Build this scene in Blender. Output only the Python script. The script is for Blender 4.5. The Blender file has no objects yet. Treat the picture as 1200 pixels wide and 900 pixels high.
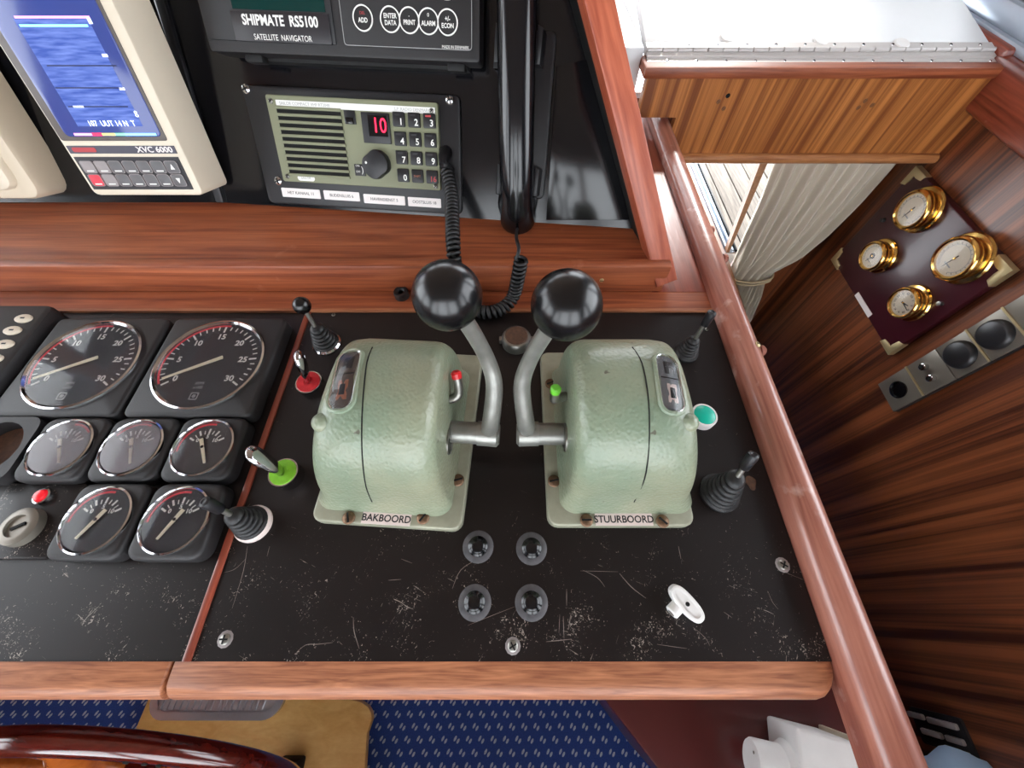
import bpy, bmesh, math, random
from mathutils import Vector, Matrix
from mathutils.bvhtree import BVHTree
R = math.radians
random.seed(7)
sc = bpy.context.scene
col = sc.collection

# ------------------------------------------------------------------ camera, sky, exposure
FPX = 450.0
PITCH = R(30.4)
CAM = Vector((0, 0, 0.46))
cam_d = bpy.data.cameras.new('camera'); cam_d.sensor_width = 36.0; cam_d.lens = 36.0 * FPX / 1200.0
cam_d.clip_start = 0.01
cam = bpy.data.objects.new('camera', cam_d); col.objects.link(cam)
cam.location = CAM; cam.rotation_euler = (PITCH, 0, 0); sc.camera = cam

world = bpy.data.worlds.new('overcast_sky'); sc.world = world; world.use_nodes = True
wn = world.node_tree.nodes; bg = wn['Background']
bg.inputs['Color'].default_value = (0.90, 0.95, 1.0, 1); bg.inputs['Strength'].default_value = 5.0
sun_d = bpy.data.lights.new('sun', 'SUN'); sun_d.energy = 11.0; sun_d.angle = R(8); sun_d.color = (1.0, 0.97, 0.92)
sun = bpy.data.objects.new('sun', sun_d); col.objects.link(sun)
sun.rotation_euler = (R(-47), R(20), 0)
sc.view_settings.view_transform = 'Standard'; sc.view_settings.look = 'None'
sc.view_settings.gamma = 1.0; sc.view_settings.exposure = 0.5; sc.view_settings.use_curve_mapping = False

# ------------------------------------------------------------------ ray helpers (photo 1200x900 -> a point on a named plane)
FW = Vector((0, math.sin(PITCH), -math.cos(PITCH))); UP = Vector((0, math.cos(PITCH), math.sin(PITCH)))
def ray(px, py):
    return Vector(((px - 600) / FPX, 0, 0)) + UP * ((450 - py) / FPX) + FW
def PZ(px, py, z=0.0):
    d = ray(px, py); return CAM + d * ((z - CAM.z) / d.z)
def PX(px, py, x):
    d = ray(px, py); return CAM + d * ((x - CAM.x) / d.x)
def PY(px, py, y):
    d = ray(px, py); return CAM + d * ((y - CAM.y) / d.y)
class Frame:
    def __init__(s, O, Rt, U):
        s.O = Vector(O); s.R = Vector(Rt).normalized(); s.U = Vector(U).normalized(); s.N = s.R.cross(s.U)
    def M(s, a=0, b=0, h=0, rot=0):
        m = Matrix.Identity(4)
        for i, v in enumerate((s.R, s.U, s.N)): m.col[i][:3] = v
        m.translation = s.O + s.R * a + s.U * b + s.N * h
        return m @ Matrix.Rotation(rot, 4, 'Z')
    def px(s, x, y, h=0):
        d = ray(x, y); t = (s.O + s.N * h - CAM).dot(s.N) / d.dot(s.N)
        q = CAM + d * t - s.O
        return q.dot(s.R), q.dot(s.U)

# ------------------------------------------------------------------ materials
MATS = {}
def nt(name):
    m = bpy.data.materials.new(name); m.use_nodes = True; MATS[name] = m
    t = m.node_tree; return m, t, t.nodes['Principled BSDF']
def lin(c):
    return tuple(((x / 255) / 12.92 if x / 255 <= 0.04045 else ((x / 255 + 0.055) / 1.055) ** 2.4) for x in c) + (1,)
def N(t, typ, **kw):
    n = t.nodes.new(typ)
    for k, v in kw.items():
        if k in n.inputs.keys(): n.inputs[k].default_value = v
        else: setattr(n, k, v)
    return n
def plain(name, rgb, rough=0.5, metal=0.0, spec=0.5, bump=0.0, bscale=200, var=0.0, vscale=30, emit=0.0, coat=0.0):
    m, t, p = nt(name)
    p.inputs['Base Color'].default_value = lin(rgb); p.inputs['Roughness'].default_value = rough
    p.inputs['Metallic'].default_value = metal; p.inputs['Specular IOR Level'].default_value = spec
    if coat: p.inputs['Coat Weight'].default_value = coat; p.inputs['Coat Roughness'].default_value = 0.08
    if emit:
        p.inputs['Emission Color'].default_value = lin(rgb); p.inputs['Emission Strength'].default_value = emit
    tc = N(t, 'ShaderNodeTexCoord')
    if var:
        nz = N(t, 'ShaderNodeTexNoise', Scale=vscale, Detail=5.0); t.links.new(tc.outputs['Object'], nz.inputs['Vector'])
        mx = N(t, 'ShaderNodeMix', data_type='RGBA', blend_type='MULTIPLY'); mx.inputs[0].default_value = 1.0
        rp = N(t, 'ShaderNodeValToRGB'); rp.color_ramp.elements[0].position = 0.3; rp.color_ramp.elements[1].position = 0.7
        lo = 1 - var; rp.color_ramp.elements[0].color = (lo, lo, lo, 1); rp.color_ramp.elements[1].color = (1, 1, 1, 1)
        t.links.new(nz.outputs['Fac'], rp.inputs['Fac']); mx.inputs[6].default_value = lin(rgb)
        t.links.new(rp.outputs['Color'], mx.inputs[7]); t.links.new(mx.outputs[2], p.inputs['Base Color'])
    if bump:
        nz = N(t, 'ShaderNodeTexNoise', Scale=bscale, Detail=3.0); t.links.new(tc.outputs['Object'], nz.inputs['Vector'])
        b = N(t, 'ShaderNodeBump', Strength=bump, Distance=0.001); t.links.new(nz.outputs['Fac'], b.inputs['Height'])
        t.links.new(b.outputs['Normal'], p.inputs['Normal'])
    return m
def wood(name, dark, light, scale=(3, 60, 60), rough=0.35, coat=0.3, dist=1.5, lo=0.3, hi=0.75, bump=0.15, wear_sheen=None):
    """grain runs along the axis whose scale is the smallest"""
    m, t, p = nt(name); L = t.links.new
    tc = N(t, 'ShaderNodeTexCoord'); mp = N(t, 'ShaderNodeMapping'); mp.inputs['Scale'].default_value = scale
    L(tc.outputs['Object'], mp.inputs['Vector'])
    n1 = N(t, 'ShaderNodeTexNoise', Scale=1.0, Detail=6.0, Distortion=dist); L(mp.outputs['Vector'], n1.inputs['Vector'])
    mp2 = N(t, 'ShaderNodeMapping'); mp2.inputs['Scale'].default_value = tuple(s * 6 for s in scale); L(tc.outputs['Object'], mp2.inputs['Vector'])
    n2 = N(t, 'ShaderNodeTexNoise', Scale=1.0, Detail=4.0); L(mp2.outputs['Vector'], n2.inputs['Vector'])
    ad = N(t, 'ShaderNodeMath', operation='MULTIPLY_ADD'); ad.inputs[1].default_value = 0.35; L(n2.outputs['Fac'], ad.inputs[0]); L(n1.outputs['Fac'], ad.inputs[2])
    sb = N(t, 'ShaderNodeMath', operation='SUBTRACT'); sb.inputs[1].default_value = 0.175; L(ad.outputs[0], sb.inputs[0])
    rp = N(t, 'ShaderNodeValToRGB'); e = rp.color_ramp.elements; e[0].position = lo; e[0].color = lin(dark); e[1].position = hi; e[1].color = lin(light)
    L(sb.outputs[0], rp.inputs['Fac']); out = rp.outputs['Color']
    if wear_sheen:
        nw = N(t, 'ShaderNodeTexNoise', Scale=wear_sheen[1], Detail=6.0); L(tc.outputs['Object'], nw.inputs['Vector'])
        rw = N(t, 'ShaderNodeValToRGB'); rw.color_ramp.elements[0].position = wear_sheen[2]; rw.color_ramp.elements[1].position = min(1, wear_sheen[2] + 0.12)
        L(nw.outputs['Fac'], rw.inputs['Fac'])
        mx = N(t, 'ShaderNodeMix', data_type='RGBA'); L(rw.outputs['Color'], mx.inputs[0]); L(out, mx.inputs[6]); mx.inputs[7].default_value = lin(wear_sheen[0])
        out = mx.outputs[2]
    L(out, p.inputs['Base Color'])
    p.inputs['Roughness'].default_value = rough; p.inputs['Coat Weight'].default_value = coat; p.inputs['Coat Roughness'].default_value = 0.12
    b = N(t, 'ShaderNodeBump', Strength=bump, Distance=0.001); L(n2.outputs['Fac'], b.inputs['Height']); L(b.outputs['Normal'], p.inputs['Normal'])
    return m
def veneer(name, dark, light, scale, rough=0.4, coat=0.2, lo=0.36, hi=0.66, fine=6.0):
    """ribbon-striped mahogany veneer: irregular stripes along the axis whose scale is the smallest"""
    m, t, p = nt(name); L = t.links.new
    tc = N(t, 'ShaderNodeTexCoord')
    def noise(k, det, dist):
        mp = N(t, 'ShaderNodeMapping'); mp.inputs['Scale'].default_value = tuple(x * k if x > 3 else x for x in scale); L(tc.outputs['Object'], mp.inputs['Vector'])
        n = N(t, 'ShaderNodeTexNoise', Scale=1.0, Detail=det, Distortion=dist); L(mp.outputs['Vector'], n.inputs['Vector']); return n.outputs['Fac']
    a = noise(1.0, 2.0, 0.3); b = noise(fine, 4.0, 0.2)
    c = N(t, 'ShaderNodeMath', operation='MULTIPLY_ADD'); c.inputs[1].default_value = 0.4; L(b, c.inputs[0]); L(a, c.inputs[2])
    d = N(t, 'ShaderNodeMath', operation='SUBTRACT'); d.inputs[1].default_value = 0.2; L(c.outputs[0], d.inputs[0])
    rp = N(t, 'ShaderNodeValToRGB'); e = rp.color_ramp.elements; e[0].position = lo; e[0].color = lin(dark); e[1].position = hi; e[1].color = lin(light)
    L(d.outputs[0], rp.inputs['Fac']); L(rp.outputs['Color'], p.inputs['Base Color'])
    p.inputs['Roughness'].default_value = rough; p.inputs['Coat Weight'].default_value = coat; p.inputs['Coat Roughness'].default_value = 0.15
    return m

plain('black_plastic', (22, 22, 26), 0.42, bump=0.05, bscale=600)
plain('gauge_housing', (29, 27, 29), 0.55, bump=0.15, bscale=500, var=0.25, vscale=25)
plain('black_gloss', (14, 14, 17), 0.16, spec=0.5)
plain('black_matte', (13, 13, 14), 0.7)
plain('black_rubber', (19, 19, 21), 0.5, bump=0.1, bscale=300)
plain('ball_black', (10, 10, 12), 0.25, spec=0.55)
plain('dark_void', (6, 6, 6), 0.9)
plain('cream', (216, 204, 184), 0.5, bump=0.04, bscale=700, var=0.06, vscale=12)
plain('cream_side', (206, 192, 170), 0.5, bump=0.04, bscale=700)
plain('olive', (130, 133, 106), 0.55, bump=0.05, bscale=600, var=0.08, vscale=20)
plain('lid_white', (232, 234, 236), 0.35, var=0.05, vscale=8)
plain('white_plastic', (232, 230, 228), 0.35, bump=0.03, var=0.06)
plain('white_print', (230, 230, 226), 0.6)
plain('grey_print', (165, 165, 165), 0.6)
plain('black_print', (25, 22, 28), 0.6)
plain('red_print', (170, 50, 55), 0.5)
plain('orange_print', (160, 95, 70), 0.6)
plain('label_white', (232, 226, 224), 0.4)
plain('label_pink', (222, 205, 200), 0.45)
plain('chrome', (205, 205, 208), 0.12, metal=1.0)
plain('steel', (150, 148, 142), 0.35, metal=0.9, bump=0.2, bscale=250, var=0.2, vscale=60)
plain('lever_steel', (156, 156, 150), 0.34, metal=0.6, bump=0.25, bscale=180, var=0.35, vscale=40)
plain('aluminium', (176, 186, 198), 0.35, metal=0.7)
plain('brass', (240, 198, 116), 0.17, metal=1.0)
plain('brass_dull', (196, 178, 136), 0.4, metal=0.7)
plain('screw_bronze', (128, 100, 78), 0.4, metal=0.7, var=0.4, vscale=300)
plain('rust', (92, 62, 44), 0.8, var=0.5, vscale=200)
plain('red_lamp', (214, 28, 40), 0.2, emit=0.35)
plain('red_enamel', (196, 30, 40), 0.35, var=0.2, vscale=150)
plain('green_enamel', (128, 196, 46), 0.35, var=0.2, vscale=150)
plain('green_tip', (112, 205, 60), 0.3)
plain('red_tip', (216, 40, 44), 0.3)
plain('teal', (0, 178, 154), 0.3)
plain('led', (255, 24, 60), 0.5, emit=2.2)
plain('needle', (240, 232, 206), 0.5)
plain('dial_black', (24, 24, 34), 0.5)
plain('dial_grey', (58, 54, 56), 0.5)
plain('dial_cream', (226, 216, 196), 0.5)
plain('red_arc', (226, 56, 72), 0.5)
plain('burgundy', (66, 20, 30), 0.32, coat=0.15, var=0.25, vscale=9)
plain('maroon_board', (74, 20, 20), 0.32, coat=0.3, var=0.3, vscale=6)
plain('curtain', (214, 204, 186), 0.85, bump=0.25, bscale=900)
plain('rope', (196, 178, 144), 0.9, bump=0.4, bscale=900)
plain('pale_blue_cloth', (172, 204, 238), 0.9, bump=0.2, bscale=400)
plain('headliner', (120, 100, 84), 0.7)
plain('switch_grey', (128, 122, 112), 0.38, metal=0.5)
plain('pedal_metal', (206, 206, 212), 0.22, metal=0.7)
plain('hinge_metal', (206, 202, 200), 0.4, metal=0.4)
plain('scratch_pale', (128, 116, 110), 0.7)
plain('switch_worn', (92, 90, 94), 0.6, var=0.5, vscale=90)
plain('switch_dark', (34, 34, 36), 0.35)
plain('screen_surround', (86, 78, 74), 0.5)
plain('keypad_dark', (40, 38, 42), 0.4)
plain('key_face', (90, 88, 90), 0.45)
plain('key_light', (140, 132, 132), 0.45)
plain('key_red', (206, 48, 66), 0.4)
plain('badge_dark', (70, 68, 80), 0.4)
plain('lcd', (10, 48, 46), 0.15)
plain('window_grime', (118, 122, 126), 0.25)
plain('window_card', (78, 66, 60), 0.6)
wood('mahogany', (116, 54, 31), (174, 97, 60), (2.5, 60, 60), 0.45, 0.12, wear_sheen=((180, 112, 84), 16, 0.68))
wood('mahogany_y', (104, 42, 28), (152, 74, 54), (50, 2.5, 50), 0.3, 0.5, wear_sheen=((196, 150, 128), 16, 0.68))
wood('rail_wood', (126, 68, 54), (176, 116, 98), (60, 3, 60), 0.36, 0.7, wear_sheen=((206, 174, 164), 18, 0.62))  # tones and worn patches paled to stand for the sky's sheen on the rail
wood('edge_wood', (126, 72, 46), (186, 122, 84), (9, 130, 130), 0.5, 0.1, dist=2.0, wear_sheen=((206, 150, 120), 30, 0.72))
wood('moulding_wood', (150, 92, 52), (196, 136, 86), (6, 90, 90), 0.4, 0.2)
wood('post_wood', (140, 62, 40), (182, 98, 70), (60, 4, 60), 0.42, 0.15, dist=2.5)
wood('frame_wood', (110, 70, 40), (146, 98, 62), (60, 4, 60), 0.45, 0.2)
wood('pine_board', (230, 172, 92), (250, 206, 128), (12, 30, 30), 0.4, 0.3, dist=1.0)
wood('cherry', (66, 16, 12), (104, 32, 22), (3, 30, 30), 0.15, 0.9)
wood('amber_wood', (150, 74, 26), (190, 104, 44), (30, 3, 30), 0.15, 0.9)
wood('deck_plank', (58, 52, 46), (112, 104, 95), (50, 3, 50), 0.8, 0.0)
veneer('veneer_apron', (124, 68, 32), (196, 126, 66), (62, 62, 1.2), 0.35, 0.3)
veneer('veneer_wall', (64, 29, 17), (138, 78, 45), (42, 42, 0.9), 0.4, 0.25)

def hammered():
    m, t, p = nt('hammered_green'); L = t.links.new
    tc = N(t, 'ShaderNodeTexCoord')
    n = N(t, 'ShaderNodeTexNoise', Scale=9.0, Detail=5.0); L(tc.outputs['Object'], n.inputs['Vector'])
    rp = N(t, 'ShaderNodeValToRGB'); e = rp.color_ramp.elements; e[0].position = 0.35; e[0].color = lin((118, 134, 113)); e[1].position = 0.68; e[1].color = lin((146, 146, 122))
    L(n.outputs['Fac'], rp.inputs['Fac'])
    ch = N(t, 'ShaderNodeTexNoise', Scale=70.0, Detail=2.0); L(tc.outputs['Object'], ch.inputs['Vector'])
    cr = N(t, 'ShaderNodeValToRGB'); cr.color_ramp.elements[0].position = 0.73; cr.color_ramp.elements[1].position = 0.76; L(ch.outputs['Fac'], cr.inputs['Fac'])
    mx = N(t, 'ShaderNodeMix', data_type='RGBA'); L(cr.outputs['Color'], mx.inputs[0]); L(rp.outputs['Color'], mx.inputs[6]); mx.inputs[7].default_value = lin((86, 84, 70))
    L(mx.outputs[2], p.inputs['Base Color']); p.inputs['Roughness'].default_value = 0.36; p.inputs['Coat Weight'].default_value = 0.25; p.inputs['Coat Roughness'].default_value = 0.2
    v = N(t, 'ShaderNodeTexVoronoi', Scale=300.0, feature='SMOOTH_F1'); L(tc.outputs['Object'], v.inputs['Vector'])
    b = N(t, 'ShaderNodeBump', Strength=0.8, Distance=0.0009); L(v.outputs['Distance'], b.inputs['Height']); L(b.outputs['Normal'], p.inputs['Normal'])
hammered()
plain('plate_green', (158, 158, 138), 0.4, metal=0.15, bump=0.2, bscale=200, var=0.25, vscale=45)

def worn_black():
    m, t, p = nt('worn_black'); L = t.links.new
    tc = N(t, 'ShaderNodeTexCoord')
    n0 = N(t, 'ShaderNodeTexNoise', Scale=6.0, Detail=4.0); L(tc.outputs['Object'], n0.inputs['Vector'])
    r0 = N(t, 'ShaderNodeValToRGB'); r0.color_ramp.elements[0].color = lin((12, 9, 10)); r0.color_ramp.elements[1].color = lin((27, 20, 20)); L(n0.outputs['Fac'], r0.inputs['Fac'])
    # where the wear gathers (front part of the panel), a stain with its own shape
    sep = N(t, 'ShaderNodeSeparateXYZ'); L(tc.outputs['Object'], sep.inputs['Vector'])
    mr = N(t, 'ShaderNodeMapRange'); mr.inputs['From Min'].default_value = 0.16; mr.inputs['From Max'].default_value = 0.0; L(sep.outputs['Y'], mr.inputs['Value'])
    nm = N(t, 'ShaderNodeTexNoise', Scale=22.0, Detail=4.0); L(tc.outputs['Object'], nm.inputs['Vector'])
    rm_ = N(t, 'ShaderNodeMapRange'); rm_.inputs['From Min'].default_value = 0.38; rm_.inputs['From Max'].default_value = 0.68; L(nm.outputs['Fac'], rm_.inputs['Value'])
    mm = N(t, 'ShaderNodeMath', operation='MULTIPLY'); L(mr.outputs['Result'], mm.inputs[0]); L(rm_.outputs['Result'], mm.inputs[1])
    # specks
    sp = N(t, 'ShaderNodeTexNoise', Scale=330.0, Detail=4.0, Distortion=1.5); L(tc.outputs['Object'], sp.inputs['Vector'])
    th = N(t, 'ShaderNodeMath', operation='MULTIPLY_ADD'); th.inputs[1].default_value = 0.175; L(mm.outputs[0], th.inputs[0]); L(sp.outputs['Fac'], th.inputs[2])
    r1 = N(t, 'ShaderNodeValToRGB'); r1.color_ramp.elements[0].position = 0.745; r1.color_ramp.elements[1].position = 0.80; L(th.outputs[0], r1.inputs['Fac'])
    # scratches: two families of stretched noise
    outs = []
    for rot, s in ((R(28), (420, 60, 1)), (R(-66), (380, 44, 1))):
        mp = N(t, 'ShaderNodeMapping'); mp.inputs['Rotation'].default_value = (0, 0, rot); L(tc.outputs['Object'], mp.inputs['Vector'])
        m2 = N(t, 'ShaderNodeMapping'); m2.inputs['Scale'].default_value = s; L(mp.outputs['Vector'], m2.inputs['Vector'])
        n = N(t, 'ShaderNodeTexNoise', Scale=1.0, Detail=2.0, Distortion=1.2); L(m2.outputs['Vector'], n.inputs['Vector'])
        a = N(t, 'ShaderNodeMath', operation='MULTIPLY_ADD'); a.inputs[1].default_value = 0.09; L(mm.outputs[0], a.inputs[0]); L(n.outputs['Fac'], a.inputs[2])
        r = N(t, 'ShaderNodeValToRGB'); r.color_ramp.elements[0].position = 0.765; r.color_ramp.elements[1].position = 0.82; L(a.outputs[0], r.inputs['Fac']); outs.append(r)
    mx = N(t, 'ShaderNodeMath', operation='MAXIMUM'); L(outs[0].outputs['Color'], mx.inputs[0]); L(outs[1].outputs['Color'], mx.inputs[1])
    m3 = N(t, 'ShaderNodeMath', operation='MAXIMUM'); L(mx.outputs[0], m3.inputs[0]); L(r1.outputs['Color'], m3.inputs[1])
    cl = N(t, 'ShaderNodeMath', operation='MULTIPLY'); cl.inputs[1].default_value = 0.75; L(m3.outputs[0], cl.inputs[0])
    c = N(t, 'ShaderNodeMix', data_type='RGBA'); L(cl.outputs[0], c.inputs[0]); L(r0.outputs['Color'], c.inputs[6]); c.inputs[7].default_value = lin((178, 166, 156))
    L(c.outputs[2], p.inputs['Base Color']); p.inputs['Roughness'].default_value = 0.38; p.inputs['Specular IOR Level'].default_value = 0.35
worn_black()

def carpet():
    m, t, p = nt('blue_carpet'); L = t.links.new
    tc = N(t, 'ShaderNodeTexCoord'); sep = N(t, 'ShaderNodeSeparateXYZ'); L(tc.outputs['Object'], sep.inputs['Vector'])
    def mth(op, a, b=None, c=None):
        n = N(t, 'ShaderNodeMath', operation=op)
        for i, v in enumerate((a, b, c)):
            if v is None: continue
            if isinstance(v, (int, float)): n.inputs[i].default_value = v
            else: L(v, n.inputs[i])
        return n.outputs[0]
    PW, PH = 0.034, 0.027
    fy = mth('DIVIDE', sep.outputs['Y'], PH); row = mth('FLOOR', fy)
    odd = mth('MULTIPLY', mth('MODULO', mth('ADD', row, 1000), 2.0), 0.5)
    fx = mth('ADD', mth('DIVIDE', sep.outputs['X'], PW), odd)
    cx = mth('SUBTRACT', mth('FRACT', mth('ADD', fx, 100.0)), 0.5); cy = mth('SUBTRACT', mth('FRACT', mth('ADD', fy, 100.0)), 0.5)
    # two slanted flecks per cell
    def fleck(ox, oy, rx, ry, sh):
        x = mth('DIVIDE', mth('SUBTRACT', mth('SUBTRACT', cx, ox), mth('MULTIPLY', mth('SUBTRACT', cy, oy), sh)), rx); y = mth('DIVIDE', mth('SUBTRACT', cy, oy), ry)
        return mth('LESS_THAN', mth('ADD', mth('MULTIPLY', x, x), mth('MULTIPLY', y, y)), 1.0)
    f = mth('MAXIMUM', fleck(-0.11, 0.1, 0.10, 0.22, 0.35), fleck(0.13, -0.10, 0.10, 0.20, 0.35))
    nz = N(t, 'ShaderNodeTexNoise', Scale=420.0, Detail=3.0); L(tc.outputs['Object'], nz.inputs['Vector'])
    f2 = mth('MULTIPLY', f, mth('MULTIPLY', nz.outputs['Fac'], 1.5))
    n2 = N(t, 'ShaderNodeTexNoise', Scale=400.0, Detail=2.0); L(tc.outputs['Object'], n2.inputs['Vector'])
    rp = N(t, 'ShaderNodeValToRGB'); rp.color_ramp.elements[0].color = lin((24, 44, 112)); rp.color_ramp.elements[1].color = lin((62, 98, 180)); L(n2.outputs['Fac'], rp.inputs['Fac'])
    c = N(t, 'ShaderNodeMix', data_type='RGBA', clamp_factor=True); L(f2, c.inputs[0]); L(rp.outputs['Color'], c.inputs[6]); c.inputs[7].default_value = lin((214, 220, 226))
    L(c.outputs[2], p.inputs['Base Color']); p.inputs['Roughness'].default_value = 0.95
    b = N(t, 'ShaderNodeBump', Strength=0.5, Distance=0.003); L(n2.outputs['Fac'], b.inputs['Height']); L(b.outputs['Normal'], p.inputs['Normal'])
carpet()

def glass(name, tint=(1, 1, 1), rough=0.02, boost=1.0, haze=0.0):
    m = bpy.data.materials.new(name); m.use_nodes = True; MATS[name] = m
    t = m.node_tree; t.nodes.clear(); L = t.links.new
    o = N(t, 'ShaderNodeOutputMaterial'); tr = N(t, 'ShaderNodeBsdfTransparent'); tr.inputs['Color'].default_value = tint + (1,)
    g = N(t, 'ShaderNodeBsdfGlossy'); g.inputs['Roughness'].default_value = rough
    fr = N(t, 'ShaderNodeFresnel', IOR=1.5); mu = N(t, 'ShaderNodeMath', operation='MULTIPLY', use_clamp=True); mu.inputs[1].default_value = boost
    L(fr.outputs[0], mu.inputs[0]); mx = N(t, 'ShaderNodeMixShader'); L(mu.outputs[0], mx.inputs[0]); L(tr.outputs[0], mx.inputs[1]); L(g.outputs[0], mx.inputs[2])
    last = mx
    if haze:
        d = N(t, 'ShaderNodeBsdfDiffuse'); d.inputs['Color'].default_value = lin((190, 184, 190)); m2 = N(t, 'ShaderNodeMixShader'); m2.inputs[0].default_value = haze
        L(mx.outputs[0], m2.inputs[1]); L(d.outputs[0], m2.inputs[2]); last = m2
    L(last.outputs[0], o.inputs['Surface'])
glass('window_glass'); glass('gauge_glass', rough=0.05, boost=0.6, haze=0.02); glass('gauge_glass_glare', rough=0.1, boost=0.8, haze=0.30)  # glare on the small gauges is mixed in as a pale diffuse haze

def screen():
    """what the plotter's tube shows: blue field with soft bright streaks"""
    m, t, p = nt('crt_picture'); L = t.links.new
    tc = N(t, 'ShaderNodeTexCoord'); mp = N(t, 'ShaderNodeMapping'); mp.inputs['Scale'].default_value = (30, 260, 1); L(tc.outputs['Object'], mp.inputs['Vector'])
    n = N(t, 'ShaderNodeTexNoise', Scale=1.0, Detail=4.0); L(mp.outputs['Vector'], n.inputs['Vector'])
    rp = N(t, 'ShaderNodeValToRGB'); e = rp.color_ramp.elements; e[0].position = 0.35; e[0].color = lin((66, 92, 188)); e[1].position = 0.72; e[1].color = lin((132, 156, 240))
    L(n.outputs['Fac'], rp.inputs['Fac']); L(rp.outputs['Color'], p.inputs['Emission Color']); p.inputs['Emission Strength'].default_value = 0.75
    p.inputs['Base Color'].default_value = (0.02, 0.03, 0.06, 1); p.inputs['Roughness'].default_value = 0.15
screen()
plain('crt_dim', (54, 66, 124), 0.12, emit=0.3)
plain('crt_white', (225, 235, 255), 0.3, emit=1.0)
plain('crt_pink', (240, 150, 220), 0.3, emit=0.9)
plain('crt_cyan', (130, 210, 255), 0.3, emit=1.0)
plain('crt_yellow', (240, 220, 110), 0.3, emit=0.9)
plain('crt_green', (120, 220, 150), 0.3, emit=0.9)
plain('crt_black', (26, 28, 60), 0.3, emit=0.2)

# ------------------------------------------------------------------ mesh helpers
I4 = Matrix.Identity(4)
def T(x=0, y=0, z=0): return Matrix.Translation((x, y, z))
def RX(a): return Matrix.Rotation(a, 4, 'X')
def RY(a): return Matrix.Rotation(a, 4, 'Y')
def RZ(a): return Matrix.Rotation(a, 4, 'Z')
def to_dir(d):
    return Vector((0, 0, 1)).rotation_difference(Vector(d).normalized()).to_matrix().to_4x4()
def fin(bm, vs, M):
    if M is not None: bmesh.ops.transform(bm, matrix=M, verts=vs)
def box(bm, x0, x1, y0, y1, z0, z1, bev=0.0, seg=2, M=None):
    r = bmesh.ops.create_cube(bm, size=1.0); vs = r['verts']
    for v in vs:
        v.co = Vector((x0 + (v.co.x + .5) * (x1 - x0), y0 + (v.co.y + .5) * (y1 - y0), z0 + (v.co.z + .5) * (z1 - z0)))
    if bev:
        es = list({e for v in vs for e in v.link_edges})
        g = bmesh.ops.bevel(bm, geom=es, offset=bev, segments=seg, affect='EDGES', profile=0.5)
        vs = list({v for v in g['verts']} | {v for f in g['faces'] for v in f.verts} | {v for v in vs if v.is_valid})
    fin(bm, vs, M)
def prism(bm, pts, z0, z1, bev=0.0, seg=2, M=None, hole=None):
    """outline (counter-clockwise) extruded from z0 to z1, rounded upper edge"""
    n = len(pts); vs = []
    c = Vector((sum(p[0] for p in pts) / n, sum(p[1] for p in pts) / n))
    def ring(k, z):
        out = []
        for i in range(n):
            p = Vector(pts[i][:2])
            if k:
                a = Vector(pts[i - 1][:2]); b = Vector(pts[(i + 1) % n][:2])
                d1 = (p - a); d2 = (b - p)
                n1 = Vector((-d1.y, d1.x)).normalized() if d1.length > 1e-9 else Vector((0, 0)); n2 = Vector((-d2.y, d2.x)).normalized() if d2.length > 1e-9 else Vector((0, 0))
                nn = (n1 + n2)
                nn = nn.normalized() if nn.length > 1e-6 else n1
                p = p + nn * k
            out.append(bm.verts.new((p.x, p.y, z)))
        vs.extend(out); return out
    rings = [ring(0, z0)]
    if bev:
        for j in range(seg + 1):
            a = math.pi / 2 * j / seg
            rings.append(ring(bev * (1 - math.cos(a)), z1 - bev + bev * math.sin(a)))
    else: rings.append(ring(0, z1))
    for A, B in zip(rings, rings[1:]):
        for i in range(n):
            j = (i + 1) % n; bm.faces.new((A[i], A[j], B[j], B[i]))
    bm.faces.new(list(reversed(rings[0]))); bm.faces.new(rings[-1])
    fin(bm, vs, M)
def ring_plate(bm, outer, inner, z0, z1, M=None):
    """plate between two outlines with the same number of points"""
    n = len(outer); vs = []
    def mk(o, z):
        r = [bm.verts.new((p[0], p[1], z)) for p in o]; vs.extend(r); return r
    a, b, c, d = mk(outer, z0), mk(outer, z1), mk(inner, z1), mk(inner, z0)
    for A, B in ((a, b), (b, c), (c, d), (d, a)):
        for i in range(n):
            j = (i + 1) % n; bm.faces.new((A[i], A[j], B[j], B[i]))
    fin(bm, vs, M)
def rrect(w, h, r, n=4, cx=0, cy=0):
    out = []; r = min(r, w / 2 - 1e-6, h / 2 - 1e-6)
    for q, (sx, sy) in enumerate(((1, 1), (-1, 1), (-1, -1), (1, -1))):
        for i in range(n + 1):
            a = math.pi / 2 * (q + i / n)
            out.append((cx + sx * (w / 2 - r) + r * math.cos(a), cy + sy * (h / 2 - r) + r * math.sin(a)))
    return out
def circ(r, n=24, cx=0, cy=0, ry=None):
    return [(cx + r * math.cos(2 * math.pi * i / n), cy + (ry or r) * math.sin(2 * math.pi * i / n)) for i in range(n)]
def lathe(bm, prof, n=32, M=None):
    vs = []; rings = []
    for r, z in prof:
        if r < 1e-7: k = [bm.verts.new((0, 0, z))]
        else: k = [bm.verts.new((r * math.cos(2 * math.pi * i / n), r * math.sin(2 * math.pi * i / n), z)) for i in range(n)]
        rings.append(k); vs += k
    for A, B in zip(rings, rings[1:]):
        if len(A) == 1 and len(B) == 1: continue
        for i in range(n):
            j = (i + 1) % n
            if len(A) == 1: bm.faces.new((A[0], B[j], B[i]))
            elif len(B) == 1: bm.faces.new((A[i], A[j], B[0]))
            else: bm.faces.new((A[i], A[j], B[j], B[i]))
    fin(bm, vs, M)
def sphere(bm, r, M=None, n=32, m=20):
    lathe(bm, [(r * math.sin(math.pi * i / m), -r * math.cos(math.pi * i / m)) for i in range(m + 1)], n, M)
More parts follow.
